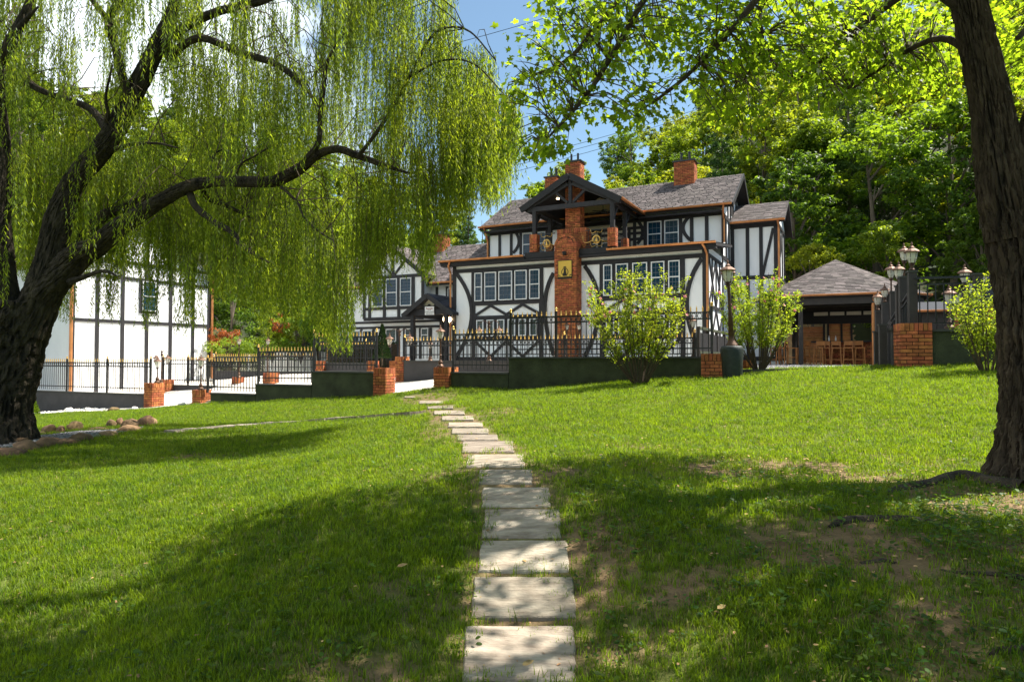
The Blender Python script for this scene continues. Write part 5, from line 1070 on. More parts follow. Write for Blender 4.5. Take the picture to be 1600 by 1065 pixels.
def catmull(P, step=.08):
    P = [Vector(p) for p in P]; Q = [2*P[0]-P[1]]+P+[2*P[-1]-P[-2]]; out = []
    for i in range(1, len(Q)-2):
        n_ = max(2, int((Q[i+1].to_3d()-Q[i].to_3d()).length/step))
        for j in range(n_):
            t = j/n_; out.append(.5*((2*Q[i])+(Q[i+1]-Q[i-1])*t+(2*Q[i-1]-5*Q[i]+4*Q[i+1]-Q[i+2])*t*t+(3*Q[i]-Q[i-1]-3*Q[i+1]+Q[i+2])*t**3))
    out.append(Q[-2]); return out
def bark_tube(mb, P4, n=28, step=.06, depth=.10, seed=0., flare=0.):       # P4: (x, y, z, r)
    R4 = catmull([Vector(p) for p in P4], step); V_ = []; u = None; s = 0; RF = 2.0 if n < 20 else 5.2; m_ = len(R4)
    for i, q in enumerate(R4):
        p = q.to_3d(); r = max(.004, q[3]); t = (R4[min(i+1, m_-1)].to_3d()-R4[max(i-1, 0)].to_3d()).normalized()
        if i: s += (p-R4[i-1].to_3d()).length
        u = t.orthogonal().normalized() if u is None else (u-t*u.dot(t)).normalized(); x = t.cross(u)
        for k in range(n):
            a = 2*math.pi*k/n; ca, sa = math.cos(a), math.sin(a)
            w_ = noise.noise(Vector((ca*1.2, sa*1.2, s*1.1+seed)))*.16
            n1 = abs(noise.noise(Vector((ca*RF+w_*4, sa*RF, s*1.6+seed*3)))); n2 = abs(noise.noise(Vector((ca*RF*2.1+w_*6, sa*RF*2.1, s*4.2+seed*5))))
            g_ = .55-1.1*max(0, 1-n1/.13)-.55*max(0, 1-n2/.12)+.5*noise.noise(Vector((ca*RF*2, sa*RF*2, s*9)))
            fl_ = flare*math.exp(-s/.28)*(1+.5*math.cos(a*5+seed)) if flare else 0
            V_.append(p+(u*ca+x*sa)*r*(1+w_+(g_-.35)*depth+fl_))
    mb.add(V_, [(i*n+k, i*n+(k+1)%n, (i+1)*n+(k+1)%n, (i+1)*n+k) for i in range(m_-1) for k in range(n)]+[tuple(range((m_-1)*n, m_*n))])
    return R4
def pxp(L_, D0, D1=None):                                              # traced pixels (px, py, half width px) at depth -> x,y,z,r
    D1 = D0 if D1 is None else D1; out = []
    for i, q in enumerate(L_):
        D = D0+(D1-D0)*i/max(1, len(L_)-1); p = W(q[0], q[1], D); out.append((p.x, p.y, p.z, q[2]*D/F))
    return out

# ---------------------------------------------------------------- the willow
DW = 13.0; wroot = W(8, 700, DW)
willow = thing('willow_tree', 'old weeping willow with dark forked trunk and hanging curtains of narrow leaves', 'tree', (wroot.x, wroot.y, gz(wroot.x, wroot.y)-.1))
wl_ = willow.location
def rel(P4, o): return [(p[0]-o.x, p[1]-o.y, p[2]-o.z, p[3]) for p in P4]
mb = MB(); bark_tube(mb, rel(pxp([(-12,712,58),(-10,680,49),(-2,620,47),(8,560,49),(18,505,51),(24,470,44)], DW), wl_), 120, .045, .14, 1., .35); mb.build('trunk', 'barkw', willow, smooth=False)
LIMB = [
 ([(42,520,40),(64,470,38),(80,398,29),(107,300,23),(163,225,21),(197,170,20),(244,75,17),(268,22,12),(284,-60,9)], 13, 13.2),
 ([(15,520,42),(2,450,28),(-3,350,24),(3,250,18),(-5,150,14),(0,100,12),(40,20,9),(60,-40,7)], 13, 12.6),
 ([(66,462,34),(118,404,26),(150,385,21),(190,352,19),(244,318,15),(293,292,13),(338,284,11),(420,284,11),(437,280,12),(468,264,11),(498,241,9),(528,233,8),(561,244,7),(603,259,5),(644,272,3)], 13, 12),
 ([(100,425,18),(113,398,14),(158,340,11),(188,327,9),(233,307,7),(262,300,4)], 13.4, 14.4),
 ([(210,160,11),(195,131,8.5),(180,75,8),(169,34,8),(188,-4,7),(196,-60,6)], 13.1, 12.2), ([(176,40,7),(150,8,6),(120,-30,5)], 12.4, 12),
 ([(166,190,6),(169,176,4),(165,150,3.2),(176,101,3)], 13, 12.6), ([(168,205,10),(139,169,7),(75,146,6),(37,128,6),(2,120,6)], 13.1, 14.5),
 ([(180,232,5),(210,225,3.5),(245,224,3),(278,231,3)], 13, 12.4), ([(250,80,12),(285,45,10),(338,19,9),(410,2,7),(470,-20,6)], 13.2, 12),
 ([(262,92,10),(288,70,8),(319,60,8),(376,83,8),(430,100,7),(470,130,5),(500,170,3)], 13.2, 12), ([(466,262,8),(486,240,7),(498,221,6),(500,180,5),(505,143,5),(512,94,4),(540,50,3)], 12.3, 12),
 ([(296,302,8),(306,323,7),(333,345,6.5),(362,362,6),(374,379,6),(396,396,5),(420,410,3)], 12.7, 12), ([(318,300,6),(325,311,5),(345,318,5),(372,330,4),(406,347,2)], 12.8, 13.5),
 ([(440,292,4),(450,301,3),(467,320,3),(474,338,2.5),(496,360,2.5),(520,375,2)], 12.3, 11.6), ([(369,285,3.5),(369,274,2.5),(377,255,2.3),(396,245,2),(423,228,1.6)], 12.6, 12.2), ([(330,286,3),(331,255,2.2),(335,240,2),(352,232,1.5)], 12.7, 13),
 ([(108,440,8),(132,432,5),(152,425,4.5),(168,424,4),(182,431,3)], 12.8, 12.2), ([(560,244,5),(600,190,4),(640,120,3.5),(672,60,3),(700,43,2.5),(735,50,2),(775,95,1.2)], 12, 11.4), ([(640,120,3),(690,95,2.4),(740,100,2),(790,150,1)], 11.8, 11.2),
 ([(0,100,9),(30,45,7),(60,10,6)], 12.7, 12), ([(196,-60,6),(150,-150,5),(60,-200,4)], 12.2, 11.5), ([(284,-60,9),(330,-160,7),(420,-220,5)], 13.2, 13.5), ([(284,-60,7),(250,-160,6),(180,-230,4)], 13.2, 14.5), ([(470,-20,6),(560,-60,5),(640,-50,4)], 12, 12.5), ([(-5,330,12),(-60,240,9),(-140,160,7),(-220,160,5)], 13, 12.5)]
WPTS = []
for k, (P_, d0, d1) in enumerate(LIMB):
    mb = MB(); big = P_[0][2] > 15; P_ = [(a, b_, r*.74) for a, b_, r in P_]; P_[-1] = (P_[-1][0], P_[-1][1], min(P_[-1][2], 1.2))
    r4 = bark_tube(mb, rel(pxp(P_, d0, d1), wl_), 84 if big else 16 if P_[0][2] > 6 else 7, .05 if big else .1, .12, k*3.1); WPTS += [q.to_3d() for q in r4[::4]]
    mb.build('limb', 'barkw', willow)
WP = np.array([tuple(p) for p in WPTS])
BOT = np.array([(-400,520),(-150,500),(0,480),(45,450),(70,500),(108,505),(125,430),(150,505),(170,515),(200,440),(215,520),(240,525),(262,470),(285,530),(300,520),(318,430),(335,470),(400,500),(430,535),(470,500),(500,545),(535,560),(560,505),(585,480),(600,430),(640,425),(668,450),(690,390),(712,360),(740,335),(770,350),(788,330),(800,270),(812,240)], float)
TOPL = np.array([(-400,-300),(500,-300),(690,-120),(705,60),(745,55),(775,95),(800,160),(815,200)], float)
GAPS = [(100,20,60,70),(140,110,55,35),(388,110,30,70),(345,40,30,40),(60,160,30,30),(510,60,40,55),(440,50,30,50),(120,70,50,40),(235,150,25,30),(760,30,60,60)]
gaph = lambda px, py: max([math.exp(-(((px-a)/c)**2+((py-b_)/d)**2)**2) for a, b_, c, d in GAPS])
Sx, Sy, Sz, SL = [], [], [], []; twg = MB()
def cluster(px, pb, D, L_m, ns, spread):
    b_ = W(px, pb, D); top = b_.z+L_m
    # arching twig from the nearest limb
    loc = np.array([b_.x-wl_.x, b_.y-wl_.y, top-wl_.z]); dd = np.linalg.norm(WP-loc, axis=1)+np.maximum(0, WP[:,2]-loc[2])*.5; q = Vector(WP[int(random.choice(np.argsort(dd)[:14]))]); T_ = Vector(loc); m_ = (q+T_)/2+Vector((0,0,.25+.12*(T_-q).length))
    k_ = Vector((random.gauss(0,.12), random.gauss(0,.12), random.gauss(0,.08)))
    if (T_-q).length < (.8 if px > 640 else 2.0): twg.tube([q, q.lerp(m_, .5)+k_, m_+k_*.5, m_.lerp(T_, .6)+Vector((0,0,.08)), T_-Vector((0,0,.08))], [.012,.010,.008,.006,.003], 4, False)
    for _ in range(ns):
        a = random.uniform(0, 6.28); r_ = spread*math.sqrt(random.random()); k_ = random.uniform(.72, 1.0)
        Sx.append(b_.x+r_*math.cos(a)); Sy.append(b_.y+r_*math.sin(a)); zb_ = b_.z+random.uniform(0, .45)*L_m*.5; Sz.append(top-random.uniform(0, .12)*L_m-r_*.5); SL.append(max(.4, Sz[-1]-zb_))
random.seed(11)
for i in range(1500):
    px = random.uniform(-330, 808) if i % 6 else random.uniform(330, 800); D = random.choice([random.uniform(13.2, 17.5)]*5+[random.uniform(10, 12.4)]) if px < 560 else random.uniform(11.4, 14.6)
    tier = random.random(); pbm = np.interp(px, BOT[:,0], BOT[:,1]); ptm = np.interp(px, TOPL[:,0], TOPL[:,1])
    pb_ = pbm-random.random()**1.6*60 if tier < .34 else pbm-random.uniform(60, pbm+230)
    L_m = random.uniform(1.1, 2.9); topy = pb_-L_m*F/D
    if topy < ptm: L_m = (pb_-ptm)*D/F
    if L_m < .5: continue
    cy = pb_-L_m*F/D*.5
    if random.random() < .72*max(gaph(px, cy), gaph(px, cy-60), gaph(px, cy+50)): continue
    if px < 330 and pb_ > 445 and random.random() < .80: continue
    if 330 < px <= 545 and pb_ > 430 and random.random() < .30: continue
    if 545 < px < 700 and pb_ > 330 and random.random() < .42: continue
    if D < 12.5 and px < 640 and (pb_-L_m*F/D) < 300 < pb_ and random.random() < .8: continue
    cluster(px, pb_, D, L_m, random.randint(9, 17), random.uniform(.12, .34))
for px in (85,92,100,106,158,168,176,222,236,262,286,294,302,312,338,345):       # the well-seen tassels in front of the white building
    pb_ = np.interp(px, BOT[:,0], BOT[:,1]); cluster(px, pb_, random.uniform(13.5, 15), random.uniform(1.6, 2.4), 14, random.uniform(.08, .17))
for _ in range(90):                                                     # thicker curtain over the gable building and high on the left
    px = random.uniform(20, 345); cluster(px, random.uniform(375, 452), random.uniform(14.5, 18), random.uniform(1.6, 3.0), 14, random.uniform(.15, .35))
for _ in range(110):
    px = random.uniform(-60, 560); pb_ = random.uniform(60, 260); L_m = random.uniform(1.2, 2.4)
    if random.random() > .75*max(gaph(px, pb_-50), gaph(px, pb_-100)): cluster(px, pb_, random.uniform(12, 17), L_m, 14, random.uniform(.12, .3))
for px in (802, 808, 806): cluster(px, 262 if px > 803 else 300, 11.2, 1.4, 7, .06)
nS = len(Sx); Sx, Sy, Sz, SL = map(np.array, (Sx, Sy, Sz, SL)); nl = (SL/.036).astype(int); idx = np.repeat(np.arange(nS), nl)
tt = np.concatenate([np.linspace(0, 1, k, endpoint=False) for k in nl])+RNG.uniform(-.01, .01, len(idx)); ph = RNG.uniform(0, 6.28, nS)[idx]; amp = RNG.uniform(.02, .07, nS)[idx]; s_l = tt*SL[idx]
lean = RNG.normal(0, .05, (nS, 2))[idx]
P_ = np.stack([Sx[idx]+amp*np.sin(s_l*1.6+ph)+lean[:,0]*s_l, Sy[idx]+amp*np.cos(s_l*1.3+ph)+lean[:,1]*s_l, Sz[idx]-s_l], -1)-np.array(wl_)
az = RNG.uniform(0, 6.28, len(idx)); sp_ = RNG.uniform(.25, .85, len(idx)); Dd = np.stack([np.cos(az)*sp_, np.sin(az)*sp_, -np.ones(len(idx))], -1); Nr = RNG.normal(0, 1, (len(idx), 3))
keep = RNG.uniform(0, 1, len(idx)) < .9; P_, Dd, Nr = P_[keep], Dd[keep], Nr[keep]; n_ = len(P_); idk = idx[keep]
V_ = leaves(P_, Dd, Nr, RNG.uniform(.065, .12, n_), RNG.uniform(.014, .022, n_), LANCE)
print('willow leaves', n_)
np_mesh('crown', V_, 4, 'leaf_willow', (RNG.uniform(0, .5, n_)+np.repeat(RNG.uniform(0, .5, nS), nl)[keep])%1, willow, 'stuff')
for i in range(nS):
    if i % 2: continue
    x0, y0, z0 = Sx[i]-wl_.x, Sy[i]-wl_.y, Sz[i]-wl_.z; 
    s__ = np.array([0, .33, .66, 1])*SL[i]; j = np.searchsorted(idx, i); a_, p_ = amp[j], ph[j]
    twg.tube([(x0+a_*math.sin(q*1.6+p_)+lean[j,0]*q, y0+a_*math.cos(q*1.3+p_)+lean[j,1]*q, z0-q) for q in s__], [.004,.003,.002,.001], 3, False)
twg.build('twigs', 'twig', willow, 'stuff')

# ---------------------------------------------------------------- the maple on the right
mroot = W(1618, 775, 6.7)
maple = thing('maple_tree', 'furrowed forked tree trunk at the right edge with sunlit lobed leaves hanging overhead', 'tree', (mroot.x, mroot.y, gz(mroot.x, mroot.y)-.12)); ml = maple.location
mb = MB(); bark_tube(mb, rel(pxp([(1624,800,76),(1622,760,64),(1620,700,52),(1618,600,46),(1614,500,46),(1609,420,48),(1604,350,50),(1596,300,36)], 6.7), ml), 200, .025, .23, 2.2, .55); mb.build('trunk', 'bark', maple)
ML = [([(1588,370,40),(1566,270,32),(1545,150,26),(1524,50,25),(1502,-60,24),(1470,-200,20),(1440,-330,15)], 6.7, 6.6), ([(1612,430,42),(1616,330,38),(1626,250,34),(1645,160,30),(1690,40,26),(1740,-120,20)], 6.7, 6.4),
 ([(1500,-60,18),(1400,-130,14),(1280,-120,10),(1190,-10,6),(1130,62,4),(1060,130,3),(1005,170,1.5)], 6.6, 6.2), ([(1480,-150,16),(1300,-220,12),(1100,-120,8),(1010,-5,5),(960,80,4.4),(915,150,3.5),(850,222,1.5)], 6.6, 5.6),
 ([(1300,-200,10),(1150,-180,8),(1020,-60,6),(935,40,4),(880,98,3),(800,128,1.4)], 6.4, 6.3), ([(1400,-130,10),(1310,-60,7),(1195,0,4),(1191,70,3),(1165,122,1.5)], 6.6, 7.0),
 ([(1515,20,10),(1440,-20,8),(1360,30,5),(1290,90,3.5),(1240,130,1.6)], 6.6, 7.4), ([(1530,90,8),(1470,60,5),(1400,90,3.4),(1330,140,1.6)], 6.6, 7.6), ([(1700,60,12),(1640,20,8),(1590,60,4)], 6.4, 6.2),
 ([(1440,-330,12),(1200,-420,10),(900,-380,7),(700,-260,4)], 6.6, 4.6), ([(1440,-330,12),(1300,-560,10),(1000,-700,7)], 6.6, 7.5), ([(1740,-120,18),(1900,-350,12),(2100,-420,8)], 6.4, 5.5), ([(1740,-120,14),(1700,-400,10),(1500,-600,7)], 6.4, 4.6)]
MP = []
for k, (P_, d0, d1) in enumerate(ML):
    mb = MB(); big = P_[0][2] > 25; r4 = bark_tube(mb, rel(pxp(P_, d0, d1), ml), 150 if big else 12, .025 if big else .1, .22 if big else .06, k*2.3+5); MP += [q.to_3d() for q in r4[::(7 if big else 2)]]
    mb.build('limb', 'bark', maple)
MPn = np.array([tuple(p) for p in MP])
BL = [(885,30,60,32,5.9,52),(850,115,45,45,5.9,40),(900,135,45,45,6.1,36),(832,215,34,34,5.7,24),(872,190,30,45,5.8,20),(975,50,75,55,6.3,95),(1010,160,42,36,6.2,36),(985,180,28,20,6.1,12),(1100,50,85,60,6.5,120),(1140,120,75,45,6.7,95),(1160,180,50,32,6.8,40),(1120,155,30,20,6.6,16),
      (1230,60,80,65,7.0,130),(1320,50,80,55,7.3,130),(1410,50,80,50,7.6,120),(1390,130,70,30,7.8,70),(1470,110,35,50,7.8,45),(1290,130,60,32,7.4,55),(1580,45,40,50,7.4,60),(1590,110,30,45,7.8,30),(800,160,22,22,5.8,8),(940,100,30,30,6.0,20)]
CL = []
random.seed(5)
for cx_, cy_, rx_, ry_, D, n_ in BL:
    for _ in range(int(n_*(.56 if cx_ < 1180 else .8))):
        a = random.uniform(0, 6.28); r_ = math.sqrt(random.random())*1.0; p = W(cx_+rx_*r_*math.cos(a), cy_-10+ry_*r_*math.sin(a), D+random.uniform(-.7, 1.0)); CL.append((p.x-ml.x, p.y-ml.y, p.z-ml.z, .14, 10))
for _ in range(7000):                                                   # unseen rest of the crown, spread and gaps shaped to shade the lawn
    v = Vector((random.gauss(0,1), random.gauss(0,1), random.gauss(0,1))).normalized()*random.uniform(.45, 1); p = Vector((4.8+v.x*5.8, 4.2+v.y*3.2, 7.4+v.z*1.2)) if _ % 5 < 3 else Vector((0.2+v.x*5.8, 3.0+v.y*3.8, 8.2+v.z*1.0))
    if noise.noise(Vector((p.x*1.0+3.1, p.y*1.0, p.z*.45))) < .09: continue
    q = p-Vector((0,0,CZ)); 
    if q.y > .5 and q.z/q.y < .60 and abs(q.x/q.y) < .85: continue
    CL.append((p.x-ml.x, p.y-ml.y, p.z-ml.z, .31, 26))
tw = MB(); LP, LD, LN, LF = [], [], [], []
for cx_, cy_, cz_, r_, n_ in CL:
    c = Vector((cx_, cy_, cz_)); d_ = np.linalg.norm(MPn-np.array(c), axis=1); q = Vector(MPn[int(np.argmin(d_))]); dist = (c-q).length; ax = (c-q).normalized() if dist > .05 else Vector((-.7,-.2,-.3))
    if dist < 1.5: tw.tube([q, q.lerp(c, .5)+Vector((0,0,.06)), c, c+ax*r_*.9+Vector((0,0,-.05))], [.006,.005,.004,.0015], 4, False)
    for j in range(n_):
        LF.append(n_ > 20); o_ = Vector((random.gauss(0,1), random.gauss(0,1), random.gauss(0,.8)))*r_*.62; LP.append(c+o_+ax*random.uniform(-.3,1)*r_); dr = (o_.normalized()*.8+ax*.5+Vector((0,0,-.75))).normalized(); LD.append(dr); LN.append(Vector((random.gauss(0,.55), random.gauss(0,.55), 1)))
LP, LD, LN = np.array([tuple(v) for v in LP]), np.array([tuple(v) for v in LD]), np.array([tuple(v) for v in LN]); n_ = len(LP); ln = RNG.uniform(.048, .086, n_)
print('maple leaves', n_)
LF = np.array(LF); q_ = ~LF; np_mesh('crown', leaves(LP[q_], LD[q_], LN[q_], ln[q_], ln[q_]*.92, MAPLE), 13, 'leaf_maple', RNG.uniform(0, 1, q_.sum()), maple, 'stuff')
np_mesh('upper_shade_crown', leaves(LP[LF], LD[LF], LN[LF], ln[LF]*1.45, ln[LF]*1.35, OVAL), 6, 'leaf_maple', RNG.uniform(0, 1, LF.sum()), maple, 'stuff'); tw.build('twigs', 'twig', maple, 'stuff')
# surface roots
RT = [([(1600,765,20),(1545,754,16),(1500,745,13),(1455,755,10),(1400,765,7),(1385,772,3)],), ([(1490,832,5),(1440,815,9),(1370,812,9),(1320,815,9),(1296,824,4)],), ([(1600,905,8),(1560,898,6),(1500,895,4),(1470,890,2)],), ([(1600,1015,9),(1560,1018,8),(1545,1022,3)],), ([(1400,880,3),(1380,876,5),(1345,880,3)],)]
for k, (P_,) in enumerate(RT):
    q = []
    for px, py, r_ in P_: p = onlawn(px, py); r__ = r_*p.y/F; q.append((p.x-ml.x, p.y-ml.y, gz(p.x, p.y)-r__*.15-ml.z, r__))
    mb = MB(); bark_tube(mb, q, 12, .05, .08, k*1.7+2); mb.build('root', 'bark', maple)

# ---------------------------------------------------------------- shrubs, hedges, conifers
def foliage(parent, C_, R_, n, size, mtl, shape=RHOMB, name='crown', clump=40, fill=.35, seed=0, up=.6, asp=.55):
    """leaves in clumps over the ellipsoids C_ (centres) R_ (radii) relative to parent"""
    rg = np.random.default_rng(seed+3); C_ = np.array(C_, float); R_ = np.array(R_, float); wts = R_.prod(1)**.67; wts /= wts.sum(); pick = rg.choice(len(C_), clump, p=wts)
    v = unit(rg.normal(0, 1, (clump, 3))); rr = rg.uniform(fill, 1, (clump, 1))**.6; cc = C_[pick]+v*R_[pick]*rr; cr = rg.uniform(.16, .34, clump)*R_[pick].mean(1)
    k = rg.integers(0, clump, n); w_ = unit(rg.normal(0, 1, (n, 3))); P = cc[k]+w_*(cr[k]*rg.uniform(.55, 1.05, n))[:,None]*np.array([1.1,1.1,.75])
    Nr = unit(w_*.7+np.array([0,0,up])+rg.normal(0, .45, (n, 3))); Dr = np.cross(Nr, rg.normal(0, 1, (n, 3)))+np.array([0,0,-.25]); s = size*rg.uniform(.6, 1.3, n)
    return np_mesh(name, leaves(P, Dr, Nr, s, s*asp, shape), len(shape), mtl, (rg.uniform(0, .55, n)+rg.uniform(0, .45, clump)[k]) % 1, parent, 'stuff')
def shrub(label, base, top, wid, seed, stems=22, nleaf=11000, size=.055, fl=30):
    o = thing('flowering_shrub', label, 'shrub', base, 0, 'flowering shrubs along the wall'); random.seed(seed); H_ = top-base[2]; st = MB(); LP, LD = [], []; FP = []
    for k in range(stems):
        a = 2*math.pi*k/stems+random.uniform(-.2,.2); ro = random.uniform(.25, 1.0); hh = H_*math.sqrt(max(.12, 1-(ro*.72)**2))*random.uniform(.78, 1.0); e_ = Vector((math.cos(a)*wid*ro, math.sin(a)*wid*ro*.8, hh)); b_ = Vector((math.cos(a)*.12, math.sin(a)*.10, 0)); m_ = b_.lerp(e_, .45)+Vector((math.cos(a)*wid*.10, math.sin(a)*wid*.10, -.05*hh))
        P = [((1-t)**2)*b_+2*t*(1-t)*m_+t*t*e_ for t in [i/9 for i in range(10)]]; st.tube(P, [.020-.0017*i for i in range(10)], 5, False)
        for j in range(16):
            t = random.uniform(.32, 1.0); q = ((1-t)**2)*b_+2*t*(1-t)*m_+t*t*e_; dv = Vector((random.gauss(0,1), random.gauss(0,1), random.uniform(.0,1.6))).normalized(); L_ = random.uniform(.18, .50)*(1.15-.4*t); q2 = q+dv*L_+Vector((0,0,L_*.25)); st.tube([q, q2], [.006,.002], 3, False)
            for i in range(int(nleaf/stems/16)):
                u_ = random.random(); LP.append(q.lerp(q2, u_)+Vector((random.gauss(0,.035), random.gauss(0,.035), random.gauss(0,.035)))); LD.append(dv+Vector((random.gauss(0,.8), random.gauss(0,.8), random.gauss(0,.5))))
            if t > .7 and random.random() < fl/stems/6: FP.append(q2)
    st.build('stems', 'twig', o, 'stuff'); LP = np.array([tuple(v) for v in LP]); LD = np.array([tuple(v) for v in LD]); n_ = len(LP); s = RNG.uniform(.6, 1.2, n_)*size
    np_mesh('leaves', leaves(LP, LD, RNG.normal(0, .6, (n_, 3))+np.array([0,0,.9]), s, s*.62, OVAL), 6, 'leaf_shrub', RNG.uniform(0, 1, n_), o, 'stuff')
    for q in FP[:fl]:
        f_ = MB(); t_ = Vector((random.gauss(0,.7), random.gauss(-.6,.5), random.gauss(.2,.5))).normalized(); u_ = t_.orthogonal().normalized(); w_ = t_.cross(u_)
        for p in range(5):
            a = p*1.2566; d_ = u_*math.cos(a)+w_*math.sin(a); e_ = u_*-math.sin(a)+w_*math.cos(a); f_.add([Vector(), d_*.030+e_*.022+t_*.012, d_*.052+t_*.02, d_*.030-e_*.022+t_*.012], [(0,1,2,3)])
        fo = f_.build('flower', 'pink', o); fo.location = q
    return o
p = W(1000, 599, 17.6); shrub('large round flowering shrub with pink blossoms before the long green wall', (p.x, p.y, gz(p.x, p.y)-.05), W(1000, 418, 17.6).z, 1.5, 21, 26, 12500, .060, 44)
p = W(1186, 577, 18.6); shrub('flowering shrub with sparse pink blossoms between the black based lamp and the pavilion', (p.x, p.y, 1.27), W(1186, 418, 18.6).z, 1.3, 22, 25, 11500, .060, 30)
p = W(1545, 566, 14.6); shrub('bright green shrub without blossoms, growing behind the maple trunk', (p.x, p.y, gz(p.x, p.y)-.05), W(1530, 435, 14.6).z, .95, 23, 20, 7500, .052, 0)
def bush(name, label, px, py, D, C_, R_, n, size, mtl, cat='bush', group=None, seed=1, z=None):
    p = W(px, py, D); o = thing(name, label, cat, (p.x, p.y, p.z if z is None else z), 0, group); foliage(o, C_, R_, n, size, mtl, seed=seed, clump=max(14, n//60)); mb = MB()
    for k in range(5): a = k*1.3; mb.tube([(0,0,-.3), (math.cos(a)*.3*R_[0][0], math.sin(a)*.3*R_[0][1], C_[0][2])], [.04, .015], 5, False)
    mb.build('stems', 'twig', o, 'stuff'); return o
G3 = 'bushes beyond the yard'
bush('red_bush', 'orange red leaved bush beside the white gable building', 352, 565, 40, [(0,0,1.6)], [(1.1,1.0,.7)], 1500, .12, 'leaf_red', group=G3, seed=2)
bush('green_hedge', 'bright green trimmed hedge behind the lattice fence', 360, 560, 38.5, [(0,0,.7),(1.6,0,.6)], [(1.5,.8,.65),(1.4,.8,.6)], 4200, .10, 'leaf_lime', 'hedge', G3, 3)
bush('mixed_bush', 'olive bush with red tips in the middle of the gap between the white buildings', 425, 560, 40, [(0,0,1.8),(1.1,0,1.5),(2.0,0,2.1)], [(1.2,1,1.5),(1.1,1,1.2),(.8,.8,.9)], 5200, .13, 'leaf_mid', group=G3, seed=4)
bush('red_bush', 'small patch of red foliage high on the olive bush', 437, 505, 39, [(0,0,0)], [(.7,.5,.6)], 700, .12, 'leaf_red', group=G3, seed=5)
bush('green_bush', 'fresh green bush left of the entrance building', 470, 560, 39, [(0,0,1.4),(1.0,0,1.6)], [(1.3,1,1.5),(1.2,1,1.3)], 5000, .13, 'leaf_lime', group=G3, seed=6)
bush('dark_bush', 'dark tall bush against the corner of the entrance building', 497, 560, 41, [(0,0,2.4)], [(1.0,1,2.3)], 4200, .13, 'leaf_dark', group=G3, seed=7)
hd = thing('clipped_hedge', 'dark box clipped hedge behind the fence, in front of the entrance building', 'hedge', toW(lx(510, YJ+1.2), YJ+1.2, 1.1), -TH); L_ = lx(604, YJ+1.2)-lx(510, YJ+1.2)
rg = RNG; n_ = 7000; fc = rg.integers(0, 3, n_); u_, v_ = rg.uniform(0, 1, n_), rg.uniform(0, 1, n_); P_ = np.stack([u_*L_, np.where(fc == 0, 0, v_)*.9, np.where(fc == 1, 1.25, np.where(fc == 0, v_, rg.uniform(0, 1, n_))*1.25)], -1)+rg.normal(0, .025, (n_, 3)); s = rg.uniform(.05, .09, n_)
np_mesh('leaves', leaves(P_, rg.normal(0, 1, (n_, 3)), rg.normal(0, 1, (n_, 3)), s, s*.6, RHOMB), 4, 'leaf_hedge', rg.uniform(0, 1, n_), hd, 'stuff'); mb = MB(); mb.box(.04, L_-.04, .04, .86, 0, 1.2); mb.build('core', 'twig', hd)
cp = W(597, 560, 29.5); cv = thing('conical_evergreen', 'slim dark conical evergreen before the entrance building', 'tree', cp); n_ = 3000; hgt = W(597, 508, 29.5).z-cp.z; t_ = rg.uniform(0, 1, n_)**1.3; a = rg.uniform(0, 6.28, n_); r_ = .36*(1-t_)*rg.uniform(.8, 1.05, n_)+.02
P_ = np.stack([r_*np.cos(a), r_*np.sin(a), t_*hgt], -1); np_mesh('crown', leaves(P_, np.stack([np.cos(a)*.4, np.sin(a)*.4, np.ones(n_)], -1), rg.normal(0, 1, (n_, 3)), np.full(n_, .09), np.full(n_, .04), RHOMB), 4, 'leaf_hedge', rg.uniform(0, 1, n_), cv, 'stuff'); mb = MB(); mb.tube([(0,0,-.3),(0,0,hgt*.8)], [.05,.02], 6); mb.build('trunk', 'twig', cv)
p = W(43, 645, 27.5); cv = thing('dwarf_conifer', 'small lime green conical shrub beside the willow trunk by the grey wall', 'shrub', (p.x, p.y, gz(p.x, p.y))); n_ = 2500; t_ = rg.uniform(0, 1, n_)**1.2; a = rg.uniform(0, 6.28, n_); r_ = .42*(1-t_)**.7*rg.uniform(.8, 1.05, n_)
P_ = np.stack([r_*np.cos(a), r_*np.sin(a), t_*1.0], -1); np_mesh('crown', leaves(P_, np.stack([np.cos(a)*.5, np.sin(a)*.5, np.ones(n_)], -1), rg.normal(0, 1, (n_, 3)), np.full(n_, .08), np.full(n_, .035), RHOMB), 4, 'leaf_lime', rg.uniform(0, 1, n_), cv, 'stuff')
bk = MB(); 
# earth bank behind the pavilion
p = W(1300, 545, 39); X_, Y_ = np.meshgrid(np.linspace(-9, 9, 40), np.linspace(-4, 7, 26)); Z_ = 3.3*sstep(-3, 4.5, Y_)*(1-.55*sstep(-1, 8, X_))+.25*np.sin(X_*1.7)*np.cos(Y_*2.1)
me = bpy.data.meshes.new('earth_bank'); V_ = np.stack([X_, Y_, Z_], -1).reshape(-1, 3); i, j = np.meshgrid(np.arange(39), np.arange(25)); q = (j*40+i).ravel(); me.from_pydata(V_.tolist(), [], np.stack([q, q+1, q+41, q+40], 1).tolist()); me.polygons.foreach_set('use_smooth', [True]*len(me.polygons)); me.materials.append(M['dirt'])
o = link('earth_bank', me, None, 'structure'); o.location = (p.x, p.y, 1.3)

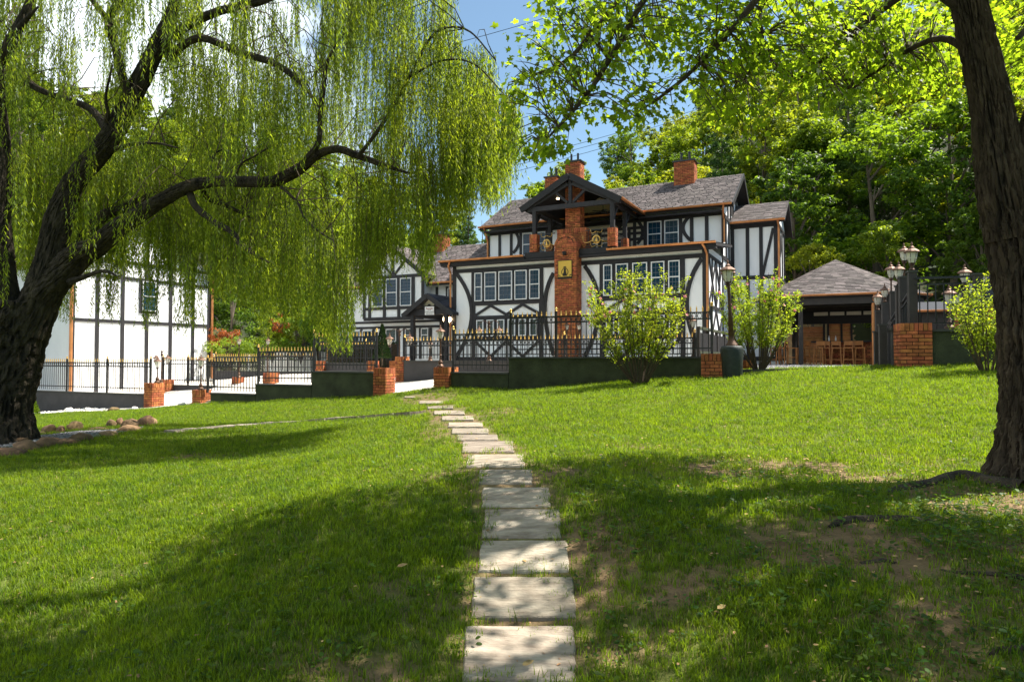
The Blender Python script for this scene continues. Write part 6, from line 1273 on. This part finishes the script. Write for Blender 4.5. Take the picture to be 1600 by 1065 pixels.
# ---------------------------------------------------------------- forest on the hillsides
def make_tree(kind, seed, name, label, H_=13., R_=3.4, n=9000, size=.30, mtl='leaf_mid'):
    rg = random.Random(seed); o = thing(name, label, 'tree', (0, 0, 0), 0, 'trees on the wooded hillsides')
    mb = MB(); bend = [rg.uniform(-.5, .5) for _ in range(2)]
    TP = [(bend[0]*t*t*1.2, bend[1]*t*t*1.2, H_*t*.92-.6) for t in (0,.2,.4,.6,.8,1)]; mb.tube(TP, [.22,.19,.15,.11,.06,.02], 7)
    C_, Rr = [], []
    if kind == 'pine':
        for k in range(11): t = .28+.7*k/10; a = rg.uniform(0, 6.28); rr = R_*(1.05-t)*1.0; C_.append((math.cos(a)*rr*.25, math.sin(a)*rr*.25, H_*t)); Rr.append((rr+.25, rr+.25, .45))
    else:
        for k in range(rg.randint(13, 18)):
            a = rg.uniform(0, 6.28); t = rg.uniform(.30, .95); w_ = math.sin(math.pi*min(1, (t-.12)/.95))**.7; rr = R_*w_*rg.uniform(.25, .85); q = (math.cos(a)*rr, math.sin(a)*rr, H_*t); C_.append(q); s_k = R_*rg.uniform(.26, .46); Rr.append((s_k, s_k, s_k*.72))
            b_ = Vector((bend[0]*t*t, bend[1]*t*t, H_*max(.15, t-.22))); mb.tube([b_, b_.lerp(Vector(q), .6)+Vector((0,0,.2)), q], [.07,.045,.015], 5, False)
    mb.build('trunk', 'trunkfar', o)
    foliage(o, C_, Rr, n, size, mtl, seed=seed*7, clump=300 if kind != 'pine' else 260, fill=.35, asp=.6 if kind != 'pine' else .3); return o
KINDS = [('broad', 1, 'broadleaf_tree', 'mid green broadleaf tree on the wooded hillside', 13, 3.6, 'leaf_mid'), ('broad', 2, 'broadleaf_tree', 'yellow green sunlit broadleaf tree on the wooded hillside', 11, 3.3, 'leaf_yel'), ('broad', 3, 'broadleaf_tree', 'dark green broadleaf tree on the wooded hillside', 14, 3.8, 'leaf_dark'),
         ('broad', 4, 'broadleaf_tree', 'mid green broadleaf tree on the wooded hillside', 12, 4.0, 'leaf_mid'), ('broad', 5, 'broadleaf_tree', 'yellow green sunlit broadleaf tree on the wooded hillside', 13, 3.2, 'leaf_yel'), ('pine', 6, 'pine_tree', 'dark layered conifer on the wooded hillside', 15, 2.7, 'leaf_pine'), ('broad', 7, 'broadleaf_tree', 'dark green broadleaf tree on the wooded hillside', 12, 3.4, 'leaf_dark')]
PROTO = [make_tree(k, s, nm, lb_, h, r, 17000, .215, m_) for k, s, nm, lb_, h, r, m_ in KINDS]
rg = random.Random(99); SPOTS = []
def try_spot(x, y, dmin, kind=None, sc=None):
    for q in SPOTS:
        if (q[0]-x)**2+(q[1]-y)**2 < dmin*dmin: return False
    SPOTS.append((x, y, kind, sc)); return True
def clear(x, y):
    lx_, ly_ = (x-OX)*c_-(y-OY)*s_, (x-OX)*s_+(y-OY)*c_
    if -24 < lx_ < 12 and ly_ < 13.5: return False
    if x < -14 and y < 56: return False
    return True
for (x, y, k, s) in ((13.5,44,2,1.0),(18,43,6,1.0),(22,41,3,1.05),(26,40,2,1.1),(30,39,0,1.0),(25,36,6,.75),(31,33,3,.9),(21,47,1,1.0),(15.5,50,5,1.1),(19,52,0,1.2),(10.5,52,1,.9),(6.5,54,4,.85),(2.5,57,5,.75),(24,48,5,1.1),(28,46,4,1.1),(34,42,1,1.0),(35,36,2,1.1),(38,40,0,1.1),(-19,46,2,.8),(-15,48,6,.7),(-12,49,0,.7),(-9.5,52,3,.6),(17,38.5,1,.62),(20.5,37.5,3,.6)): SPOTS.append((x, y, k, s))
for lo, hi, a0, a1, dm, tries in ((42, 66, .08, .95, 4.3, 500), (66, 92, .06, .95, 5.6, 420), (60, 92, -1.0, -.12, 6.2, 500), (88, 150, -.95, .12, 7.6, 700), (72, 110, -.16, .1, 6.5, 150), (92, 130, .1, .9, 8.5, 200)):
    for _ in range(tries):
        y = rg.uniform(lo, hi); x = rg.uniform(a0, a1)*y
        if clear(x, y) and len(SPOTS) < 290: try_spot(x, y, dm)
print('trees', len(SPOTS))
first = set(); USED = {}
for (x, y, kind, sc) in SPOTS:
    if kind is None: kind = rg.choice([0,0,1,2,3,3,4,4,5,6,1])
    sc = sc or rg.uniform(.8, 1.2); pr_ = PROTO[kind]
    if kind in first: o = copytree(pr_)
    else: o = pr_; first.add(kind)
    an = x/y; pl = ('far left behind the willow' if an < -.5 else 'behind the gable building' if an < -.3 else 'between the white buildings' if an < -.14 else 'behind the entrance building' if an < -.03 else 'behind the left chimneys' if an < .12 else
        'behind the main roof' if an < .3 else 'behind the right wing' if an < .42 else 'above the bar pavilion' if an < .6 else 'above the terrace railing' if an < .72 else 'behind the maple trunk')
    R_ = math.hypot(x, y); rw = 'at the foot of the slope' if R_ < 56 else 'low on the slope' if R_ < 72 else 'halfway up the slope' if R_ < 95 else 'high on the slope'
    kd = ['mid green broadleaf tree', 'yellow green broadleaf tree', 'dark green broadleaf tree', 'rounded mid green broadleaf tree', 'slim yellow green broadleaf tree', 'dark layered conifer', 'low dark green tree'][kind]
    o['label'] = kd+' '+rw+', '+pl; USED.setdefault(o['label'], []).append((x/y, o))
    o.location = (x, y, float(ground_h(np.array([x]), np.array([y]))[0])-.2); o.rotation_euler = (0, 0, rg.uniform(0, 6.28)); o.scale = (sc*rg.uniform(.95, 1.2), sc*rg.uniform(.95, 1.2), sc)
ORD = [['the only'], ['left', 'right'], ['left', 'middle', 'right']]
for lb_, q in USED.items():                           # same look and same place: told apart from left to right
    q.sort(key=lambda t: t[0])
    if 1 < len(q) < 4:
        for k, (_, o) in enumerate(q): o['label'] = ORD[len(q)-1][k]+' '+lb_ if len(lb_.split()) < 16 else lb_
U_ = []
rg2 = np.random.default_rng(5)
y = rg2.uniform(41, 100, 60000); x = rg2.uniform(-.95, .95, 60000)*y; k_ = ~(((x-OX)*s_+(y-OY)*c_ < 14) & ((x-OX)*c_-(y-OY)*s_ < 12)) & ~((x < -14) & (y < 54)); x, y = x[k_], y[k_]; cl_ = np.sin(x*1.3+np.sin(y*.9)*2)*np.sin(y*1.1+np.cos(x*.7)*2)
z = ground_h(x, y)+rg2.uniform(0, 1, len(x))**1.4*(1.1+1.1*cl_); n_ = len(x); s = rg2.uniform(.18, .4, n_)
np_mesh('undergrowth', leaves(np.stack([x, y, z], -1), rg2.normal(0, 1, (n_, 3)), rg2.normal(0, .6, (n_, 3))+np.array([0,-.3,1]), s, s*.7, RHOMB), 4, 'leaf_dark', rg2.uniform(0, 1, n_), None, 'stuff')
# power lines
pw = thing('power_lines', 'thin overhead power lines crossing the blue sky above the house', 'cable', (0, 0, 0))
for a, b_ in (((560,105,38),(1150,-75,46)), ((600,300,42),(1290,105,54)), ((600,308,42),(1290,112,54)), ((600,318,42),(1290,121,54)), ((690,215,40),(1330,25,50))):
    A, B = W(*a), W(*b_); mb = MB(); mb.tube([A.lerp(B, t)+Vector((0,0,-4*.5*t*(1-t))) for t in [i/10 for i in range(11)]], .017, 4, False); mb.build('cable', 'iron', pw)

# ---------------------------------------------------------------- grass, weeds, fallen leaves
def tuft(name, n, h, w_, spread, seed, mtl='grass'):
    rg = random.Random(seed); mb = MB()
    for k in range(n):
        a = rg.uniform(0, 6.28); r_ = spread*math.sqrt(rg.random()); x, y = r_*math.cos(a), r_*math.sin(a); hh = h*rg.uniform(.55, 1.15); ln_ = rg.uniform(.15, .8)*hh; b_ = rg.uniform(0, 6.28); dx, dy = math.cos(b_), math.sin(b_); wx, wy = -dy*w_/2, dx*w_/2
        mb.add([(x-wx, y-wy, -.01), (x+wx, y+wy, -.01), (x+wx*.8+dx*ln_*.4, y+wy*.8+dy*ln_*.4, hh*.6), (x-wx*.8+dx*ln_*.4, y-wy*.8+dy*ln_*.4, hh*.6), (x+dx*ln_, y+dy*ln_, hh)], [(0,1,2,3),(3,2,4)], rg.random()*.5)
    return bpy.data.objects.new(name, mb.mesh(name, mtl))
def weedmesh(seed):
    rg = random.Random(seed); V_ = []
    P, D_, N_ = [], [], []
    for k in range(7):
        a = rg.uniform(0, 6.28); r_ = rg.uniform(.01, .05); P.append((r_*math.cos(a), r_*math.sin(a), rg.uniform(.02, .06))); D_.append((math.cos(a), math.sin(a), rg.uniform(-.1,.5))); N_.append((rg.gauss(0,.3), rg.gauss(0,.3), 1))
    s = RNG.uniform(.022, .042, 7); v = leaves(np.array(P), np.array(D_, float), np.array(N_, float), s, s*.85, OVAL); mb = MB()
    for k in range(7): mb.add([tuple(q) for q in v[k*6:k*6+6]], [(0,1,2,3,4,5)])
    return bpy.data.objects.new('weed_plant', mb.mesh('weed_plant', 'weed'))
def scatter(name, dens, srcs, smin, smax, seed):
    o = link(name, lawn_o.data.copy(), None, 'stuff'); a = o.data.attributes.new('dens', 'FLOAT', 'POINT'); a.data.foreach_set('value', dens.astype(np.float32))
    g = bpy.data.node_groups.new(name+'_nodes', 'GeometryNodeTree'); g.interface.new_socket('Geometry', in_out='INPUT', socket_type='NodeSocketGeometry'); g.interface.new_socket('Geometry', in_out='OUTPUT', socket_type='NodeSocketGeometry')
    N_ = g.nodes; K = g.links; gi = N_.new('NodeGroupInput'); go = N_.new('NodeGroupOutput'); jn = N_.new('GeometryNodeJoinGeometry')
    for k, src in enumerate(srcs):
        at = N_.new('GeometryNodeInputNamedAttribute'); at.data_type = 'FLOAT'; at.inputs['Name'].default_value = 'dens'
        ds = N_.new('GeometryNodeDistributePointsOnFaces'); ds.distribute_method = 'RANDOM'; ds.inputs['Seed'].default_value = seed+k
        mu = N_.new('ShaderNodeMath'); mu.operation = 'MULTIPLY'; mu.inputs[1].default_value = 1/len(srcs); K.new(at.outputs['Attribute'], mu.inputs[0]); K.new(mu.outputs[0], ds.inputs['Density']); K.new(gi.outputs[0], ds.inputs['Mesh'])
        oi = N_.new('GeometryNodeObjectInfo'); oi.inputs['Object'].default_value = src
        ip = N_.new('GeometryNodeInstanceOnPoints'); K.new(ds.outputs['Points'], ip.inputs['Points']); K.new(oi.outputs['Geometry'], ip.inputs['Instance'])
        rv = N_.new('FunctionNodeRandomValue'); rv.data_type = 'FLOAT_VECTOR'; rv.inputs['Min'].default_value = (-.15,-.15,0); rv.inputs['Max'].default_value = (.15,.15,6.283); rv.inputs['Seed'].default_value = seed+10+k; K.new(rv.outputs[0], ip.inputs['Rotation'])
        rs = N_.new('FunctionNodeRandomValue'); rs.data_type = 'FLOAT'; rs.inputs[2].default_value = smin; rs.inputs[3].default_value = smax; rs.inputs['Seed'].default_value = seed+20+k
        ps = N_.new('GeometryNodeInputPosition'); sx__ = N_.new('ShaderNodeSeparateXYZ'); K.new(ps.outputs[0], sx__.inputs[0]); mr_ = N_.new('ShaderNodeMapRange'); mr_.inputs['From Min'].default_value = 4; mr_.inputs['From Max'].default_value = 22; mr_.inputs['To Min'].default_value = 1.0; mr_.inputs['To Max'].default_value = 1.55; K.new(sx__.outputs['Y'], mr_.inputs['Value'])
        m2_ = N_.new('ShaderNodeMath'); m2_.operation = 'MULTIPLY'; K.new(rs.outputs[1], m2_.inputs[0]); K.new(mr_.outputs[0], m2_.inputs[1]); K.new(m2_.outputs[0], ip.inputs['Scale'])
        K.new(ip.outputs[0], jn.inputs[0])
    K.new(jn.outputs[0], go.inputs[0]); md = o.modifiers.new('scatter', 'NODES'); md.node_group = g; return o
vx, vy = V3x, V3y = [np.array([v for v in c]) for c in (lambda A: (A[:,0], A[:,1]))(np.array([tuple(v.co) for v in lawn_o.data.vertices]))]
inview = (np.abs(vx) < .80*vy+2.2) & (vy > 1.2)
base = 1500*np.clip(4.2/np.maximum(vy, 3.2), .09, 1)**1.15
def near_stone(pad=0.):
    m_ = np.ones(vx.shape)
    for a, b_ in SIDE:
        dx, dy = b_.x-a.x, b_.y-a.y; t_ = np.clip(((vx-a.x)*dx+(vy-a.y)*dy)/(dx*dx+dy*dy), 0, 1); m_ = np.minimum(m_, 1.*(np.hypot(vx-a.x-t_*dx, vy-a.y-t_*dy) > .30))
    for (a, b_, y0, y1), c in zip(STONES, SC_):
        p0, p1, q0, q1 = onlawn(a, y1), onlawn(b_, y1), onlawn(a, y0), onlawn(b_, y0); hx, hy = abs(p1.x-p0.x)/2+.0, abs(q0.y-p0.y)/2+.0
        cx_, cy_ = (p0.x+p1.x+q0.x+q1.x)/4, (p0.y+q0.y)/2; m_ = np.minimum(m_, 1-((np.abs(vx-cx_) < hx-.02+pad+.006*cy_)&(np.abs(vy-cy_) < hy-.03+pad+.012*cy_)))
    return m_
NS = near_stone()
bedm = 1-.0*vx
bx_ = np.array([(p.x, p.y) for p in bed]); 
def inpoly(x, y, P):
    r = np.zeros(x.shape, bool); j = len(P)-1
    for i in range(len(P)):
        c = ((P[i,1] > y) != (P[j,1] > y)) & (x < (P[j,0]-P[i,0])*(y-P[i,1])/(P[j,1]-P[i,1]+1e-9)+P[i,0]); r ^= c; j = i
    return r
bedm = ~inpoly(vx, vy, bx_)
clumpy = np.clip(.95+.55*np.sin(vx*4.3+2.2*np.sin(vy*3.1))*np.sin(vy*4.9+1.8*np.sin(vx*3.7)), .45, 1.5)
dens = base*inview*NS*bedm*clumpy*np.clip(1.08-BV*1.05, .10, 1)
scatter('grass', dens, [tuft('grass_tuft', 10, .042, .0048, .035, s) for s in (1, 2, 3)]+[tuft('grass_tuft', 6, .07, .005, .03, 9)], .65, 1.25, 3)
scatter('dry_grass', dens*.10*(.4+2.2*np.clip(np.sin(vx*1.7+2*np.sin(vy*.9))*np.sin(vy*1.9+vx), 0, 1)+1.6*BV), [tuft('straw_tuft', 6, .035, .004, .05, 31, 'straw')], .6, 1.3, 77)
shade = np.exp(-(((vx-3.2)/2.4)**2+((vy-4.2)/2.2)**2))*1.0+.25*np.exp(-(((vx+1.2)/1.6)**2+((vy-4)/1.6)**2))+.035
NS2 = near_stone(.14)
wd_ = inview*NS2*bedm*(vy < 11)*np.clip(shade, 0, 1)*200*np.clip(.55+.9*np.sin(vx*3.1+np.sin(vy*2.3)*2)*np.sin(vy*3.7+vx), .05, 1.5)
scatter('weeds', wd_, [weedmesh(1), weedmesh(2), weedmesh(3)], .45, 1.15, 40)
n_ = 5000; x = RNG.uniform(-5, 6.5, n_*2); y = RNG.uniform(2.6, 11, n_*2)**1.0; k_ = (RNG.uniform(0, 1, n_*2) < np.clip(.10+.9*np.exp(-(((x-4)/2.6)**2+((y-5.5)/3)**2)), 0, 1))&(np.abs(x) < .85*y+1); x, y = x[k_], y[k_]; n_ = len(x)
z = lawn(x, y)+.03; s = RNG.uniform(.012, .042, n_)
np_mesh('fallen_leaves', leaves(np.stack([x, y, z], -1), RNG.normal(0, 1, (n_, 3))*np.array([1,1,.15]), RNG.normal(0, .3, (n_, 3))+np.array([0,0,1]), s, s*.55, OVAL), 6, 'dead', RNG.uniform(0, 1, n_), None, 'stuff')
for px, py, c_l in ((620,899,'pale curled fallen leaf on the grass left of the path'),(1121,967,'pale fallen leaf on the grass right of the path'),(497,1043,'dry leaf lying on the nearest paving stone')):
    if px == 497: px, py = 816, 1057
    p = onlawn(px, py); L1 = leaves(np.array([[0,0,.0]]), np.array([[.8,.6,.1]]), np.array([[.2,-.3,1.]]), np.array([.08]), np.array([.035]), OVAL); mb = MB(); mb.add([tuple(v) for v in L1], [(0,1,2,3,4,5)]); o = mb.build('fallen_leaf', 'dead'); o.location = (p.x, p.y, gz(p.x, p.y)+.06); tag(o, c_l, 'leaf', 'fallen leaves')
